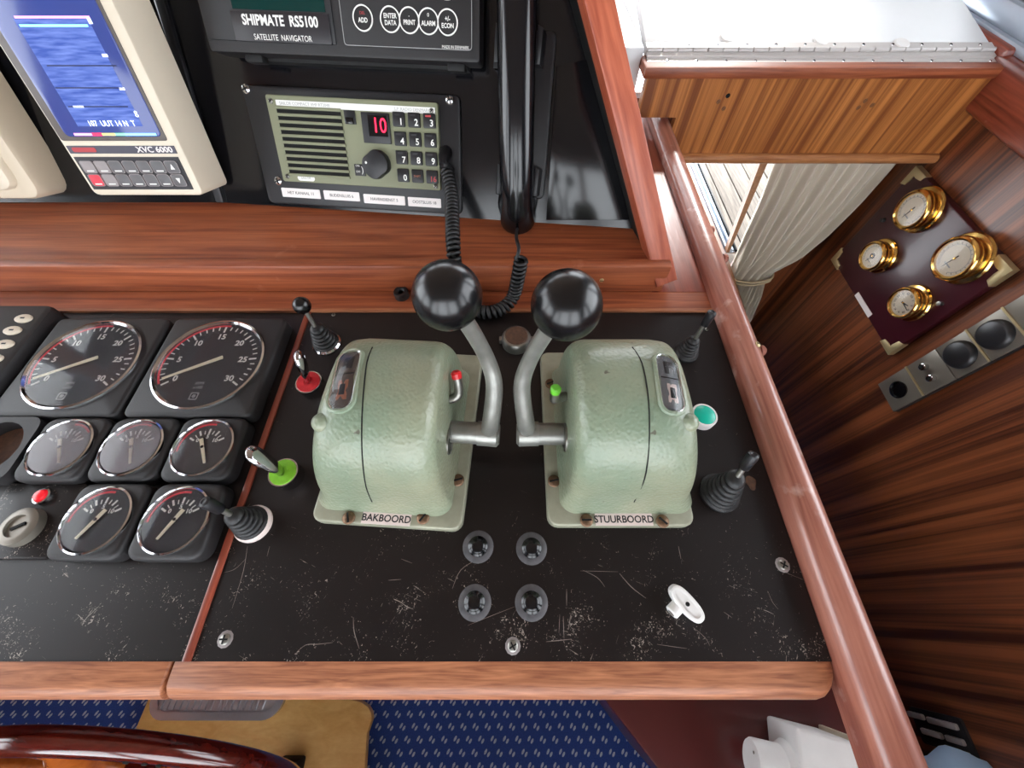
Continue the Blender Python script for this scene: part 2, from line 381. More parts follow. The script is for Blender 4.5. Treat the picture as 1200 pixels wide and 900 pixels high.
def smooth_path(pts, k=8):
    P = [Vector(p) for p in pts]; out = []
    for i in range(len(P) - 1):
        p0 = P[max(i - 1, 0)]; p1 = P[i]; p2 = P[i + 1]; p3 = P[min(i + 2, len(P) - 1)]
        for j in range(k):
            t = j / k
            out.append(0.5 * ((2 * p1) + (p2 - p0) * t + (2 * p0 - 5 * p1 + 4 * p2 - p3) * t * t + (3 * p1 - p0 - 3 * p2 + p3) * t ** 3))
    out.append(P[-1]); return out
def tube(bm, pts, r, n=10, closed=False, M=None, flat=1.0, ref=None):
    P = [Vector(p) for p in pts]; vs = []; rings = []; m = len(P)
    rr = r if isinstance(r, (list, tuple)) else [r] * m
    nrm = None
    for i in range(m):
        if closed: d = P[(i + 1) % m] - P[i - 1]
        else: d = P[min(i + 1, m - 1)] - P[max(i - 1, 0)]
        d.normalize()
        if nrm is None:
            a = Vector(ref) if ref else (Vector((0, 0, 1)) if abs(d.z) < 0.9 else Vector((1, 0, 0)))
            nrm = (a - d * a.dot(d)).normalized()
        else: nrm = (nrm - d * nrm.dot(d)).normalized()
        b = d.cross(nrm)
        k = [bm.verts.new(P[i] + (nrm * math.cos(2 * math.pi * j / n) * flat + b * math.sin(2 * math.pi * j / n)) * rr[i]) for j in range(n)]
        rings.append(k); vs += k
    prs = list(zip(rings, rings[1:])) + ([(rings[-1], rings[0])] if closed else [])
    for A, B in prs:
        for i in range(n):
            j = (i + 1) % n; bm.faces.new((A[i], A[j], B[j], B[i]))
    if not closed:
        bm.faces.new(list(reversed(rings[0]))); bm.faces.new(rings[-1])
    fin(bm, vs, M)
MESHES = {}
def mesh_of(bm, name, mat, ang=40):
    bmesh.ops.recalc_face_normals(bm, faces=bm.faces[:])
    me = bpy.data.meshes.new(name); bm.to_mesh(me); bm.free()
    me.materials.append(MATS[mat])
    for p in me.polygons: p.use_smooth = True
    me.set_sharp_from_angle(angle=R(ang))
    return me
def link(name, me, parent=None, M=None):
    o = bpy.data.objects.new(name, me); col.objects.link(o)
    if parent is not None: o.parent = parent
    if M is not None: o.matrix_local = M
    return o
def thing(name, label, cat, M=None, group=None):
    o = bpy.data.objects.new(name, None); col.objects.link(o); o.empty_display_size = 0.02
    if M is not None: o.matrix_world = M
    o['label'] = label; o['category'] = cat
    if group: o['group'] = group
    return o
def part(name, bm, mat, parent, M=None, label=None, ang=40):
    o = link(name, mesh_of(bm, name, mat, ang), parent, M)
    if label: o['label'] = label
    return o
def solid(name, bm, mat, label, cat, M=None, group=None, ang=40):
    o = link(name, mesh_of(bm, name, mat, ang), None, M); o['label'] = label; o['category'] = cat
    if group: o['group'] = group
    return o
def struct(name, bm, mat, label, cat, M=None):
    o = solid(name, bm, mat, label, cat, M); o['kind'] = 'structure'; return o
def B(fn, *a, **k):
    bm = bmesh.new(); fn(bm, *a, **k); return bm
def text(name, body, size, mat, parent, x=0, y=0, z=0, rot=0, align='CENTER', M=None, bold=0.0, sx=1.0, label=None, depth=0.0001):
    cu = bpy.data.curves.new('t', 'FONT'); cu.body = body; cu.size = size; cu.align_x = align; cu.align_y = 'CENTER'
    cu.resolution_u = 3; cu.extrude = depth; cu.offset = bold
    tmp = bpy.data.objects.new('t', cu); col.objects.link(tmp)
    dg = bpy.context.evaluated_depsgraph_get(); me = bpy.data.meshes.new_from_object(tmp.evaluated_get(dg))
    bpy.data.objects.remove(tmp); bpy.data.curves.remove(cu)
    me.name = name; me.materials.clear(); me.materials.append(MATS[mat])
    o = link(name, me, parent, (M or I4) @ T(x, y, z) @ RZ(rot) @ Matrix.Diagonal((sx, 1, 1, 1)))
    if label: o['label'] = label
    return o
def screw(parent, M, r=0.004, mat='steel', slot='cross', name='screw', ang=0.0, label=None):
    bm = bmesh.new(); lathe(bm, [(r, 0), (r, r * .25), (r * .8, r * .45), (0, r * .55)], 18)
    o = part(name, bm, mat, parent, M, label)
    bm = bmesh.new(); h = r * .5
    box(bm, -r * .75, r * .75, -r * .13, r * .13, h * .6, h * 1.25)
    if slot == 'cross': box(bm, -r * .13, r * .13, -r * .75, r * .75, h * .6, h * 1.26)
    part('slot', bm, 'dark_void', o, RZ(ang))
    return o
def raypoint(bvh, px, py):
    d = ray(px, py).normalized(); loc, nor, i, dist = bvh.ray_cast(CAM, d)
    if loc is not None and nor.dot(d) > 0: nor = -nor
    return loc, nor

# ------------------------------------------------------------------ the setting: wheelhouse shell
FLOOR = -0.95; CEIL = 1.18; XL, XR, YB, YF = -1.55, 1.02, -1.25, 1.75
struct('floor', B(box, XL, XR, YB, 1.07, FLOOR - .05, FLOOR), 'blue_carpet', 'blue carpet with small pale flecks below the console', 'carpet')
struct('ceiling', B(box, XL - .1, XR + .1, YB - .1, YF + .1, CEIL, CEIL + .04), 'headliner', 'cream wheelhouse ceiling above the controls', 'ceiling')
def window_wall(nm, axis, pos, a0, a1, z0, z1, wz0, wz1, bays, mat, lab, n):
    """wall with a band of window bays: the wall's pieces, then each window its own object"""
    bm = bmesh.new(); th = 0.05
    def bx(b, p0, p1, q0, q1, o0=0.0, o1=None):
        o1 = th if o1 is None else o1
        s = 1 if pos > 0 else -1
        lo, hi = sorted((pos + s * o0, pos + s * o1))
        if axis == 'X': box(b, lo, hi, p0, p1, q0, q1)
        else: box(b, p0, p1, lo, hi, q0, q1)
    if wz0 > z0: bx(bm, a0, a1, z0, wz0)
    bx(bm, a0, a1, wz1, z1)
    w = (a1 - a0) / bays; m = 0.045
    for i in range(bays + 1):
        c = a0 + w * i; bx(bm, max(a0, c - m), min(a1, c + m), wz0, wz1)
    struct(nm, bm, mat, lab, 'wall')
    for i in range(bays):
        p0 = a0 + w * i + m; p1 = a0 + w * (i + 1) - m
        f = bmesh.new(); t = 0.02
        for q in ((p0, p0 + t, wz0, wz1), (p1 - t, p1, wz0, wz1), (p0 + t, p1 - t, wz0, wz0 + t), (p0 + t, p1 - t, wz1 - t, wz1)): bx(f, *q, 0.005, 0.03)
        o = struct('window_%d' % (n + i), f, 'aluminium', '%s, bay %d of %d' % (lab.replace('wall', 'window frame'), i + 1, bays), 'window')
        g = bmesh.new(); bx(g, p0 + t, p1 - t, wz0 + t, wz1 - t, 0.015, 0.019); part('pane', g, 'window_glass', o)
window_wall('wall_front', 'Y', YF, XL, XR, 0.10, CEIL, 0.42, 1.06, 3, 'mahogany', 'mahogany wheelhouse wall under the windscreen', 1)
window_wall('wall_left', 'X', XL, YB, YF, FLOOR, CEIL, 0.15, 1.02, 3, 'mahogany', 'mahogany port side wall of the wheelhouse', 4)
window_wall('wall_back', 'Y', YB, XL, XR, FLOOR, CEIL, -0.2, 1.02, 3, 'mahogany', 'mahogany rear wall of the wheelhouse', 7)  # unseen windows, sill lowered to brighten the carpet and footboard

# right-hand wall with veneer, its cap and the side window above
bm = bmesh.new(); box(bm, 1.0, 1.03, -1.25, 1.07, -1.2, 0.05)
struct('wall_right', bm, 'veneer_wall', 'dark striped mahogany veneer wall beyond the handrail', 'wall')
bm = bmesh.new(); box(bm, 0.965, 1.06, -1.25, 1.75, 0.045, 0.135, 0.012, 3)
struct('trim_1', bm, 'mahogany_y', 'rounded mahogany cap running along the veneer wall', 'trim')
wr = bmesh.new()
for q in ((-1.25, -1.17), (-.29, -.21), (.66, .70), (1.67, 1.75)): box(wr, 1.02, 1.06, q[0], q[1], 0.135, CEIL)
box(wr, 1.02, 1.06, -1.25, 1.75, 1.04, CEIL)
struct('wall_upper', wr, 'mahogany_y', 'window posts above the veneer wall', 'wall')
for k, (y0, y1) in enumerate(((-1.17, -.29), (-.21, .66), (.70, 1.67))):
    f = bmesh.new(); t = .05
    for (a, b, c, d) in ((y0, y0 + t, .135, 1.04), (y1 - t, y1, .135, 1.04), (y0, y1, .135, .135 + t), (y0, y1, 1.04 - t, 1.04)): box(f, 1.0, 1.03, a, b, c, d, 0.004)
    o = struct('window_%d' % (10 + k), f, 'aluminium', ['grey framed side window towards the stern', 'grey framed side window beside the helm', 'grey framed side window above the mahogany cap'][k], 'window')
    part('track', B(box, 0.985, 1.0, y0, y1, .135, .150, 0.003), 'aluminium', o)
    part('pane', B(box, 1.013, 1.017, y0 + t, y1 - t, .135 + t, 1.04 - t), 'window_glass', o)

# striped apron under the white hatch, and the bulkhead behind the curtain
A = struct('wall_apron', B(prism, [(.356, -.045), (1.0, -.045), (1.0, .108), (.272, .108), (.272, .034), (.356, .034)], -.94, -.92, M=RX(R(90))), 'veneer_apron', 'bright striped veneer apron under the white hatch lid', 'panel')
for (x, y) in ((842, 119), (853, 112), (848, 127), (1006, 126), (1014, 118), (1022, 123)):
    p = PY(x, y, 0.92); part('screw_hole', B(lathe, [(0, 0), (.0035, 0), (.0045, .0008), (.0032, .0012), (.0028, .0004), (0, .0004)], 12), 'frame_wood' if x != 853 else 'dark_void', A, T(*p) @ RX(R(90)))
struct('trim_2', B(tube, [(0.358, 0.918, -0.052), (0.998, 0.918, -0.052)], 0.011, 12), 'moulding_wood', 'slim rounded moulding along the bottom of the striped apron', 'trim')
bm = bmesh.new(); box(bm, 0.335, 1.02, 1.04, 1.07, -0.12, 0.10); box(bm, XL, 0.335, 1.04, 1.07, -1.2, 0.02); box(bm, 0.785, 1.02, 1.04, 1.07, -1.2, -0.12); box(bm, 0.335, .76, 1.04, 1.07, -1.2, -.62)  # pieces behind the curtain and far left added to keep stray daylight out
struct('wall_bulkhead', bm, 'veneer_wall', 'bulkhead around the low curtained opening', 'wall')

# hatch lid
lo = math.tan(R(11.3))
p0, p1 = PZ(752, 70, .125), PZ(1150, 72, .125)
LID = Frame((0.27, 0.965, 0.132), (1, 0, 0), (0, math.cos(R(11.3)), math.sin(R(11.3))))
lid = thing('hatch_lid', 'white hatch lid with a long piano hinge along its front edge', 'hatch', LID.M())
W = 0.695
bm = bmesh.new(); prism(bm, rrect(W, 0.62, .006, 2, W / 2, .312), -0.012, 0.004, 0.003); part('panel', bm, 'lid_white', lid)
for (x, y) in ((852, 45), (961, 48), (1056, 52)):
    a, b = LID.px(x, y, .004); part('stud', B(lathe, [(.014, 0), (.015, .002), (.013, .004), (.010, .0035), (0, .0035)], 24), 'white_plastic', lid, T(a, b, .004))
h = part('hinge', B(box, 0.0, W, -0.014, 0.001, -0.003, 0.002), 'hinge_metal', lid)
part('hinge_leaf', B(box, 0.0, W, 0.003, 0.02, 0.004, 0.006), 'hinge_metal', h)
part('hinge_leaf', B(box, 0.0, W, -0.03, -0.013, -0.006, -0.002), 'hinge_metal', h)
k0 = mesh_of(B(tube, [(0.001, 0, 0), (0.029, 0, 0)], 0.0042, 10), 'knuckle', 'hinge_metal')
for i in range(int(W / .03)): link('knuckle', k0, h, T(i * .0302, 0.0, 0.0045))
s0 = mesh_of(B(lathe, [(.0032, 0), (.0028, .001), (0, .0014)], 10), 'hinge_screw', 'chrome')
for i in range(12): link('hinge_screw', s0, h, T(.025 + i * .0585, 0.013, .006)); link('hinge_screw', s0, h, T(.04 + i * .0585, -0.022, -.002))
# ledge under the lid and post beside it
struct('trim_3', B(box, 0.262, 1.0, 0.915, 0.975, 0.105, 0.125, 0.004), 'mahogany', 'mahogany ledge carrying the hatch hinge', 'trim')
struct('trim_4', B(box, 0.205, 0.266, 0.965, 1.6, 0.06, 0.14, 0.006), 'lid_white', 'wooden coaming beside the hatch lid, coloured white for reflected sky', 'trim')  # wood given the lid's white in place of the sky it reflects
struct('trim_5', B(box, 0.968, 1.0, 0.94, 1.6, 0.10, 0.145, 0.008), 'mahogany_y', 'mahogany rebate at the far right edge of the hatch', 'trim')

# low opening beyond the rail: partition strip, track, outside deck
struct('trim_6', B(prism, [(.655, .10), (.685, .10), (.735, 1.0), (.735, 1.6), (.705, 1.6), (.705, 1.0)], -0.47, -0.45, 0.003), 'frame_wood', 'narrow wooden capping strip just outside the handrail', 'trim')
struct('wall_partition', B(prism, [(.660, .105), (.680, .105), (.730, 1.0), (.730, 1.035), (.710, 1.035), (.710, 1.0)], FLOOR, -.47), 'veneer_wall', 'low veneered partition under the capping strip', 'wall')
tr = thing('sliding_track', 'grey aluminium track beside the plank deck in the low opening', 'track', T(0.75, 1.07, -.46)); tr['kind'] = 'structure'
part('base', B(box, -.014, .03, 0, .56, -.004, .002), 'aluminium', tr)
part('ridge', B(box, -.010, -.004, 0, .56, .002, .012, .001), 'aluminium', tr); part('ridge', B(box, .008, .014, 0, .56, .002, .012, .001), 'aluminium', tr); part('ridge', B(box, .024, .03, 0, .56, .002, .01, .001), 'black_matte', tr)
for i in range(4): part('rivet', B(lathe, [(.004, 0), (.003, .002), (0, .003)], 10), 'chrome', tr, T(-.02 + .0, .05 + i * .13, 0.001) @ T(.0205, 0, 0))
dk = thing('plank_deck', 'pale weathered deck planks outside the low opening', 'deck', T(.785, 1.075, -.52)); dk['kind'] = 'structure'
pm = mesh_of(B(box, 0.002, .078, 0, 1.6, -.02, 0, .003), 'plank', 'deck_plank')
for i in range(9): link('plank', pm, dk, T(i * .08, 0, random.uniform(-.0015, 0)))

# ------------------------------------------------------------------ console
SEAM = -0.317; YBK = 0.402; YFT = -0.044
con = thing('control_console', 'wooden helm console with worn black panels and mahogany edging', 'console', T(0, 0, 0))
pb = part('black_panel', B(box, SEAM + .004, 0.312, YFT, YBK, -0.012, 0.0), 'worn_black', con, label='scratched black control panel around the two throttle heads')
part('black_panel', B(box, -1.5, SEAM - .004, YFT, YBK, -0.012, -0.001), 'worn_black', con, label='black panel under the engine gauges')
part('seam_strip', B(box, SEAM - .004, SEAM + .004, YFT, YBK, -0.012, 0.0025, .001), 'mahogany_y', con)
part('back_strip', B(box, -1.5, 0.312, YBK, 0.52, -0.03, 0.002), 'mahogany', con)
part('back_bead', B(box, -1.5, 0.312, YBK - .003, YBK + .002, -0.01, 0.004), 'edge_wood', con)
part('side_board', B(box, 0.225, 0.312, 0.44, 1.035, -0.03, 0.0028), 'mahogany_y', con)
part('substrate', B(box, -1.5, 0.312, YFT + .004, 0.52, -0.05, -0.0125), 'mahogany', con)
part('plinth', B(box, -1.5, 0.285, 0.10, 0.52, FLOOR, -0.05), 'maroon_board', con)
def edge(x0, x1, r0, r1):
    prof = [(YFT, 0.0)] + [(YFT - .016 - .016 * math.sin(a), -.02 + .0205 * math.cos(a)) for a in [math.pi * i / 12 for i in range(13)]] + [(YFT, -.0405)]
    bm = bmesh.new(); xs = [x0 + r0 * (1 - math.sin(math.pi / 2 * i / 6)) * 0 + x0 * 0 for i in range(1)]
    cols = []
    L = [(x0 + r0 * (1 - math.cos(math.pi / 2 * i / 5)), math.sin(math.pi / 2 * i / 5)) for i in range(6)] if r0 else [(x0, 1)]
    Rr = [(x1 - r1 * (1 - math.cos(math.pi / 2 * i / 5)), math.sin(math.pi / 2 * i / 5)) for i in range(5, -1, -1)] if r1 else [(x1, 1)]
    for x, s in L + [(x0 + (x1 - x0) * k / 6, 1) for k in range(1, 6)] + Rr:
        cols.append([bm.verts.new((x, YFT + (y - YFT) * max(s, .05), -.02 + (z + .02) * (0.7 + .3 * s))) for y, z in prof])
    for C1, C2 in zip(cols, cols[1:]):
        for i in range(len(prof)):
            j = (i + 1) % len(prof); bm.faces.new((C1[i], C1[j], C2[j], C2[i]))
    bm.faces.new(cols[0]); bm.faces.new(list(reversed(cols[-1]))); return bm
xs = PZ(205, 790, -.01).x
part('edge_moulding', edge(-1.5, xs - .0008, 0, .003), 'edge_wood', con); part('edge_moulding', edge(xs + .0008, 0.314, .003, .02), 'edge_wood', con)
for k, (x, y) in enumerate(((264, 749), (601, 757), (917, 662))):
    p = PZ(x, y); o = part('worn_ring', B(lathe, [(0, 0), (.0078, 0), (.007, .0003), (0, .0003)], 11), 'key_light', con, T(p.x, p.y, 0.0))
    screw(con, T(p.x, p.y, .0003), .0052, 'steel', ang=k * .5)
p = PZ(880, 566); part('worn_patch', B(prism, [(.006 * math.cos(a) * (1 + .3 * math.sin(3 * a)), .009 * math.sin(a)) for a in [i * math.pi / 7 for i in range(14)]], 0, .0004), 'rust', con, T(p.x, p.y, 0))
for (x, y) in ((828, 386), (391, 365 + 4)):
    p = PZ(x, y); screw(con, T(p.x, p.y, .0), .003, 'steel')

scr = [[(290, 640), (285, 670), (272, 713)], [(262, 671), (275, 667), (288, 655)], [(316, 640), (313, 652)], [(345, 767), (358, 756), (372, 755), (390, 753)], [(414, 723), (415, 740), (421, 760)], [(548, 733), (575, 722), (603, 711)],
       [(655, 742), (656, 720)], [(661, 748), (660, 722)], [(666, 738), (669, 720)], [(664, 710), (664, 690)], [(683, 668), (700, 677), (709, 688)], [(726, 672), (740, 688), (757, 701)], [(680, 669), (724, 670)], [(640, 752), (670, 749)], [(770, 755), (790, 758), (805, 760)], [(812, 735), (826, 747), (832, 757)],
       [(900, 693), (905, 705), (912, 714)], [(848, 717), (858, 724)], [(795, 640), (798, 655)], [(470, 655), (483, 660)], [(455, 680), (470, 679)], [(560, 655), (540, 668), (530, 690)]]
for q in scr:
    pts = [PZ(x, y) for x, y in q]; pts = smooth_path(pts, 4); wd = random.uniform(.0002, .00042)
    bm = bmesh.new(); tube(bm, [(p.x, p.y, .0) for p in pts], [wd * (1 - .6 * abs(i / (len(pts) - 1) - .5) * 2) for i in range(len(pts))], 5, flat=.25, ref=(0, 0, 1)); part('scratch', bm, 'scratch_pale', con)
# handrail along the right side
rl = thing('handrail', 'rounded mahogany handrail running along the right side of the console', 'rail', T(0, 0, 0))
def rail_prof():
    w, hgt = 0.024, 0.034
    pts = []
    for i in range(17):
        a = math.pi * i / 16; pts.append((0.3325 + 0.0205 * math.cos(a), 0.008 + 0.020 * math.sin(a)))
    return pts + [(0.315, -0.018), (0.350, -0.018)]
bm = bmesh.new(); pr = rail_prof(); cols = [[bm.verts.new((x, y, z)) for x, z in pr] for y in (-0.33, -.2, -.1, .1, .3, .5, .7, .9, 1.035)]
for C1, C2 in zip(cols, cols[1:]):
    for i in range(len(pr)):
        j = (i + 1) % len(pr); bm.faces.new((C1[i], C1[j], C2[j], C2[i]))
bm.faces.new(cols[0]); bm.faces.new(cols[-1])
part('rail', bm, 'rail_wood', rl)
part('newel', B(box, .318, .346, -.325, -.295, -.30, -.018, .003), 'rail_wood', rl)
part('apron_board', B(box, 0.317, 0.348, -0.05, 0.915, -0.085, -0.018), 'mahogany_y', rl)
for (x, y) in ((833, 270), (849, 303), (892, 411)):
    p = PX(x, y, 0.360); s = part('peg', B(lathe, [(.0055, -.012), (.0055, .004), (.008, .004), (.008, .009), (.005, .012), (0, .012)], 14), 'rail_wood', rl, T(0.353, p.y, p.z) @ RY(R(90)))
p = PX(873, 408, .33); screw(rl, T(0.343, p.y, 0.0252) @ RY(R(28)), .0045, 'brass_dull', 'slot')

# locker top below the rail, on the right
bm = bmesh.new(); prism(bm, [(0.139, -.115), (0.21, -.198), (0.32, -.33), (0.56, -.33), (0.56, -.046), (0.139, -.046)], -.335, -.30, .004)
lk = thing('locker', 'dark red wooden locker under the right end of the console', 'cabinet', T(0, 0, 0))
part('top', bm, 'maroon_board', lk)
part('front', B(prism, [(0.15, -.11), (0.215, -.19), (0.325, -.32), (0.55, -.32), (0.55, -.05), (0.15, -.05)], FLOOR, -.335), 'maroon_board', lk)

# ------------------------------------------------------------------ dashboard: shelf, lip, post and sloping black face
ang = math.atan2(0.069, 0.698)
DB = Vector((-0.497, 0.6015, 0.05)); TILT = R(30)
Rd = Vector((math.cos(ang), -math.sin(ang), 0)); Bd = Vector((math.sin(ang), math.cos(ang), 0))
D = Frame(DB, Rd, Bd * math.sin(TILT) + Vector((0, 0, math.cos(TILT))))
DL = Frame((-0.497, 0.6015, 0.05), (1, 0, 0), (0, math.sin(TILT), math.cos(TILT)))
dash = thing('dashboard', 'mahogany dashboard shelf with a sloping glossy black instrument face', 'dashboard', T(0, 0, 0))
part('shelf', B(box, -1.5, 0.222, 0.452, 0.64, 0.028, 0.05), 'mahogany', dash)
part('lip', B(box, -1.5, 0.24, 0.440, 0.458, 0.002, 0.056, 0.004, 2), 'mahogany', dash)
part('shelf_fascia', B(box, -1.5, 0.22, 0.458, 0.50, 0.002, 0.03), 'mahogany', dash)
HD = 0.46
bm = bmesh.new()
def quadprism(bm, fr, pts, th):
    a = [bm.verts.new(fr.O + fr.R * x + fr.U * y) for x, y in pts]; b = [bm.verts.new(fr.O + fr.R * x + fr.U * y - fr.N * th) for x, y in pts]
    n = len(pts); bm.faces.new(a); bm.faces.new(list(reversed(b)))
    for i in range(n): bm.faces.new((a[i], a[(i + 1) % n], b[(i + 1) % n], b[i]))
rb = D.px(748, 268)[0]; tp = D.px(683, 0)
sl = (tp[0] - rb) / tp[1]
quadprism(bm, D, [(0, 0), (rb + .012, 0), (rb + .012 + sl * HD, HD), (0, HD)], .02); part('face_panel', bm, 'black_gloss', dash)
bm = bmesh.new(); quadprism(bm, DL, [(-1.0, 0), (0, 0), (0, HD), (-1.0, HD)], .02); part('face_panel', bm, 'black_gloss', dash)
# raised glossy sub-panel to the right of the handset
bm = bmesh.new(); q = [D.px(*c, .004) for c in ((652, 78), (694, 68), (738, 258), (640, 258))]
prism(bm, [q[3], q[2], q[1], q[0]], 0, .004, .001); part('sub_panel', bm, 'black_gloss', dash, D.M())
# vertical joint strip between the two faces
part('joint_strip', B(box, -.007, .007, 0, HD, -.004, .006, .002), 'black_plastic', dash, D.M())
# leaning post at the right end
pa = PZ(777, 322, .028); TP = Vector((0.098, 0.607, 0.302)); dv = (TP - pa); L_ = dv.length
pf = Frame(pa, (1, 0, 0), dv)
pR = (Vector((1, 0, 0)) - dv.normalized() * dv.normalized().x).normalized(); pf.R = pR; pf.U = dv.normalized(); pf.N = pR.cross(pf.U)
bm = bmesh.new(); prism(bm, [(-.0165, -.012), (.0165, -.012), (.0165, .52), (-.0165, .52)], -.02, .012, .003); part('post', bm, 'post_wood', dash, pf.M() @ I4)
part('side_panel', B(prism, [(-.014, .02), (.014, .02), (.014, .52), (-.014, .52)], -.12, -.021), 'black_matte', dash, pf.M())
p = PY(705, 328, .44); screw(dash, T(p.x, .4395, p.z) @ RX(R(90)), .0035, 'brass_dull', 'slot')

# ---- four label strips stuck under the radio
for (x0, y0, x1, y1, tx, sz) in ((330, 221, 376, 232, 'HET KANAAL 11', .0062), (379, 223, 422, 236, 'BUDENSLUIS 6', .0062), (426, 228, 475, 240, 'HAVENDIENST 5', .0062), (478, 232, 517, 242.5, 'OOSTSLUIS 18', .0062)):
    a0, b0 = D.px(x0, y0 + 1, .0085); a1, b1 = D.px(x1, y1 - 1, .0085)
    w = a1 - a0; hh = .0135
    ls = part('label_strip', B(prism, rrect(w, hh, .001, 1, 0, 0), 0, .0012), 'label_white', dash, D.M((a0 + a1) / 2, (b0 + b1) / 2, .008), label='white label strip reading ' + tx)
    text('lettering', tx, sz, 'grey_print' if 0 else 'black_print', ls, 0, 0, .0013, sx=min(1.0, .9 * w / (len(tx) * sz * .62)))

# ---- VHF radio
vf = thing('marine_radio', 'olive green marine radio with keypad and red 10 display', 'radio', D.M())
def local_rect(fr, c, h):
    q = [fr.px(x, y, h) for x, y in c]
    a0 = (q[0][0] + q[3][0]) / 2; a1 = (q[1][0] + q[2][0]) / 2; b1 = (q[0][1] + q[1][1]) / 2; b0 = (q[2][1] + q[3][1]) / 2
    return a0, a1, b0, b1
def slab(fr, c, h, th, r, bev=0.001, n=3):
    a0, a1, b0, b1 = local_rect(fr, c, h)
    return B(prism, rrect(a1 - a0, b1 - b0, r, n, (a0 + a1) / 2, (b0 + b1) / 2), h - th, h, bev), (a0, a1, b0, b1)
bm, _ = slab(D, ((281, 97), (534, 113), (545, 254), (316, 236)), .008, .008, .008, .002); part('mounting_plate', bm, 'black_plastic', vf)
HV = .016
bm, vr = slab(D, ((305, 109), (511, 121), (518, 224), (336, 212)), HV, .012, .003, .0015); part('faceplate', bm, 'olive', vf)
va0, va1, vb0, vb1 = vr; VW = va1 - va0; VH = vb1 - vb0
def V(u, v): return va0 + u * VW, vb0 + v * VH      # fractions of the faceplate, v upward
bm = bmesh.new(); box(bm, *[V(.06, 0)[0], V(.985, 0)[0], V(0, .875)[1], V(0, .945)[1]], HV, HV + .001); ts = part('title_strip', bm, 'white_print', vf)
text('lettering', 'SAILOR COMPACT VHF RT2048', .0055, 'grey_print', ts, V(.08, 0)[0], V(0, .91)[1], HV + .0011, align='LEFT')
text('lettering', 'S.P. RADIO DENMARK', .0055, 'grey_print', ts, V(.96, 0)[0], V(0, .91)[1], HV + .0011, align='RIGHT')
bm = bmesh.new(); box(bm, V(.055, 0)[0], V(.435, 0)[0], V(0, .09)[1], V(0, .865)[1], HV, HV + .0006); sg = part('speaker_recess', bm, 'dark_void', vf)
ns = 10
for i in range(ns + 1):
    v0 = .09 + .775 * i / ns; bm = bmesh.new(); hh = VH * .0345
    box(bm, V(.05, 0)[0], V(.44, 0)[0], V(0, v0)[1] - hh / 2, V(0, v0)[1] + hh / 2, HV, HV + .003, .0008); part('slat', bm, 'olive', sg)
bm = bmesh.new(); box(bm, *V(.455, 0)[:1], V(.52, 0)[0], V(0, .72)[1], V(0, .87)[1], HV, HV + .002, .0006); sw = part('toggle_switch', bm, 'black_plastic', vf)
part('rocker', B(box, V(.465, 0)[0], V(.51, 0)[0], V(0, .72)[1], V(0, .79)[1], HV + .002, HV + .007, .001), 'black_gloss', sw)
bm = bmesh.new(); box(bm, V(.555, 0)[0], V(.72, 0)[0], V(0, .52)[1], V(0, .86)[1], HV, HV + .003, .001); ds = part('display', bm, 'black_plastic', vf)
part('display_window', B(box, V(.595, 0)[0], V(.705, 0)[0], V(0, .60)[1], V(0, .83)[1], HV + .003, HV + .0035), 'black_gloss', ds)
text('digits', '10', VH * .235, 'led', ds, V(.66, 0)[0], V(0, .715)[1], HV + .0036, sx=.85, label='glowing red digits 10')
bm = bmesh.new(); box(bm, V(.475, 0)[0], V(.54, 0)[0], V(0, .125)[1], V(0, .265)[1], HV, HV + .002, .0005); sk = part('side_switch', bm, 'black_plastic', vf)
text('lettering', ')', .012, 'white_print', sk, V(.525, 0)[0], V(0, .20)[1], HV + .0021)
text('lettering', 'ON\n\nOFF', .004, 'white_print', sk, V(.497, 0)[0], V(0, .21)[1], HV + .0021)
kc = V(.625, .275); rk = VW * .078
bm = bmesh.new(); kn = []
for i in range(32):
    a = 2 * math.pi * i / 32; rr = rk * (1 - .16 * max(0, math.cos(2 * (a - R(125)))) ** 2); kn.append((kc[0] + rr * math.cos(a), kc[1] + rr * math.sin(a)))
prism(bm, kn, HV, HV + .016, .002); kb = part('knob', bm, 'black_plastic', vf)
part('pointer_dot', B(lathe, [(0, 0), (.0018, 0), (.0015, .0006), (0, .0006)], 10), 'white_print', kb, T(kc[0] - rk * .65, kc[1] + rk * .1, HV + .016))
keys = [['1', '2', '3'], ['4', '5', '6'], ['7', '8', '9'], ['0', 'SHIFT', '16']]
ks = VW * .069; km = mesh_of(B(prism, rrect(ks, ks * 1.02, .0015, 2), 0, .004, .0008), 'key', 'black_plastic')
for r_ in range(4):
    for c_ in range(3):
        a, b = V(.775 + c_ * .0885, .80 - r_ * .213); k = link('key', km, vf, T(a, b, HV)); tx = keys[r_][c_]
        if len(tx) < 3: text('lettering', tx, .0115 if tx != '16' else .0105, 'white_print' if tx != '16' else 'red_print', k, ks * (.2 if tx != '16' else .12), -ks * .18, .0041, bold=.0002)
        else: text('lettering', tx, .0042, 'orange_print', k, 0, 0, .0041)
        if tx not in ('0', 'SHIFT', '16'): part('caption', B(box, -ks * .3, ks * .15, ks * .25, ks * .38, .004, .0041), 'red_print' if tx == '3' else 'keypad_dark', k)
a, b = V(.155, .055); o = part('maker_badge', B(prism, rrect(.028, .008, .004, 4), 0, .0008), 'white_print', vf, T(a, b, HV))
text('lettering', 'SAILOR', .005, 'grey_print', o, 0, 0, .0009)
for (u, v) in ((.03, .93), (.965, .91), (.035, .065), (.97, .05)): a, b = V(u, v); screw(vf, T(a, b, HV), .0036, 'steel', ang=.7)
for (x, y) in ((288, 104), (527, 117), (326, 212)): a, b = D.px(x, y, .009); screw(vf, T(a, b, .008), .0062, 'chrome', ang=.4)

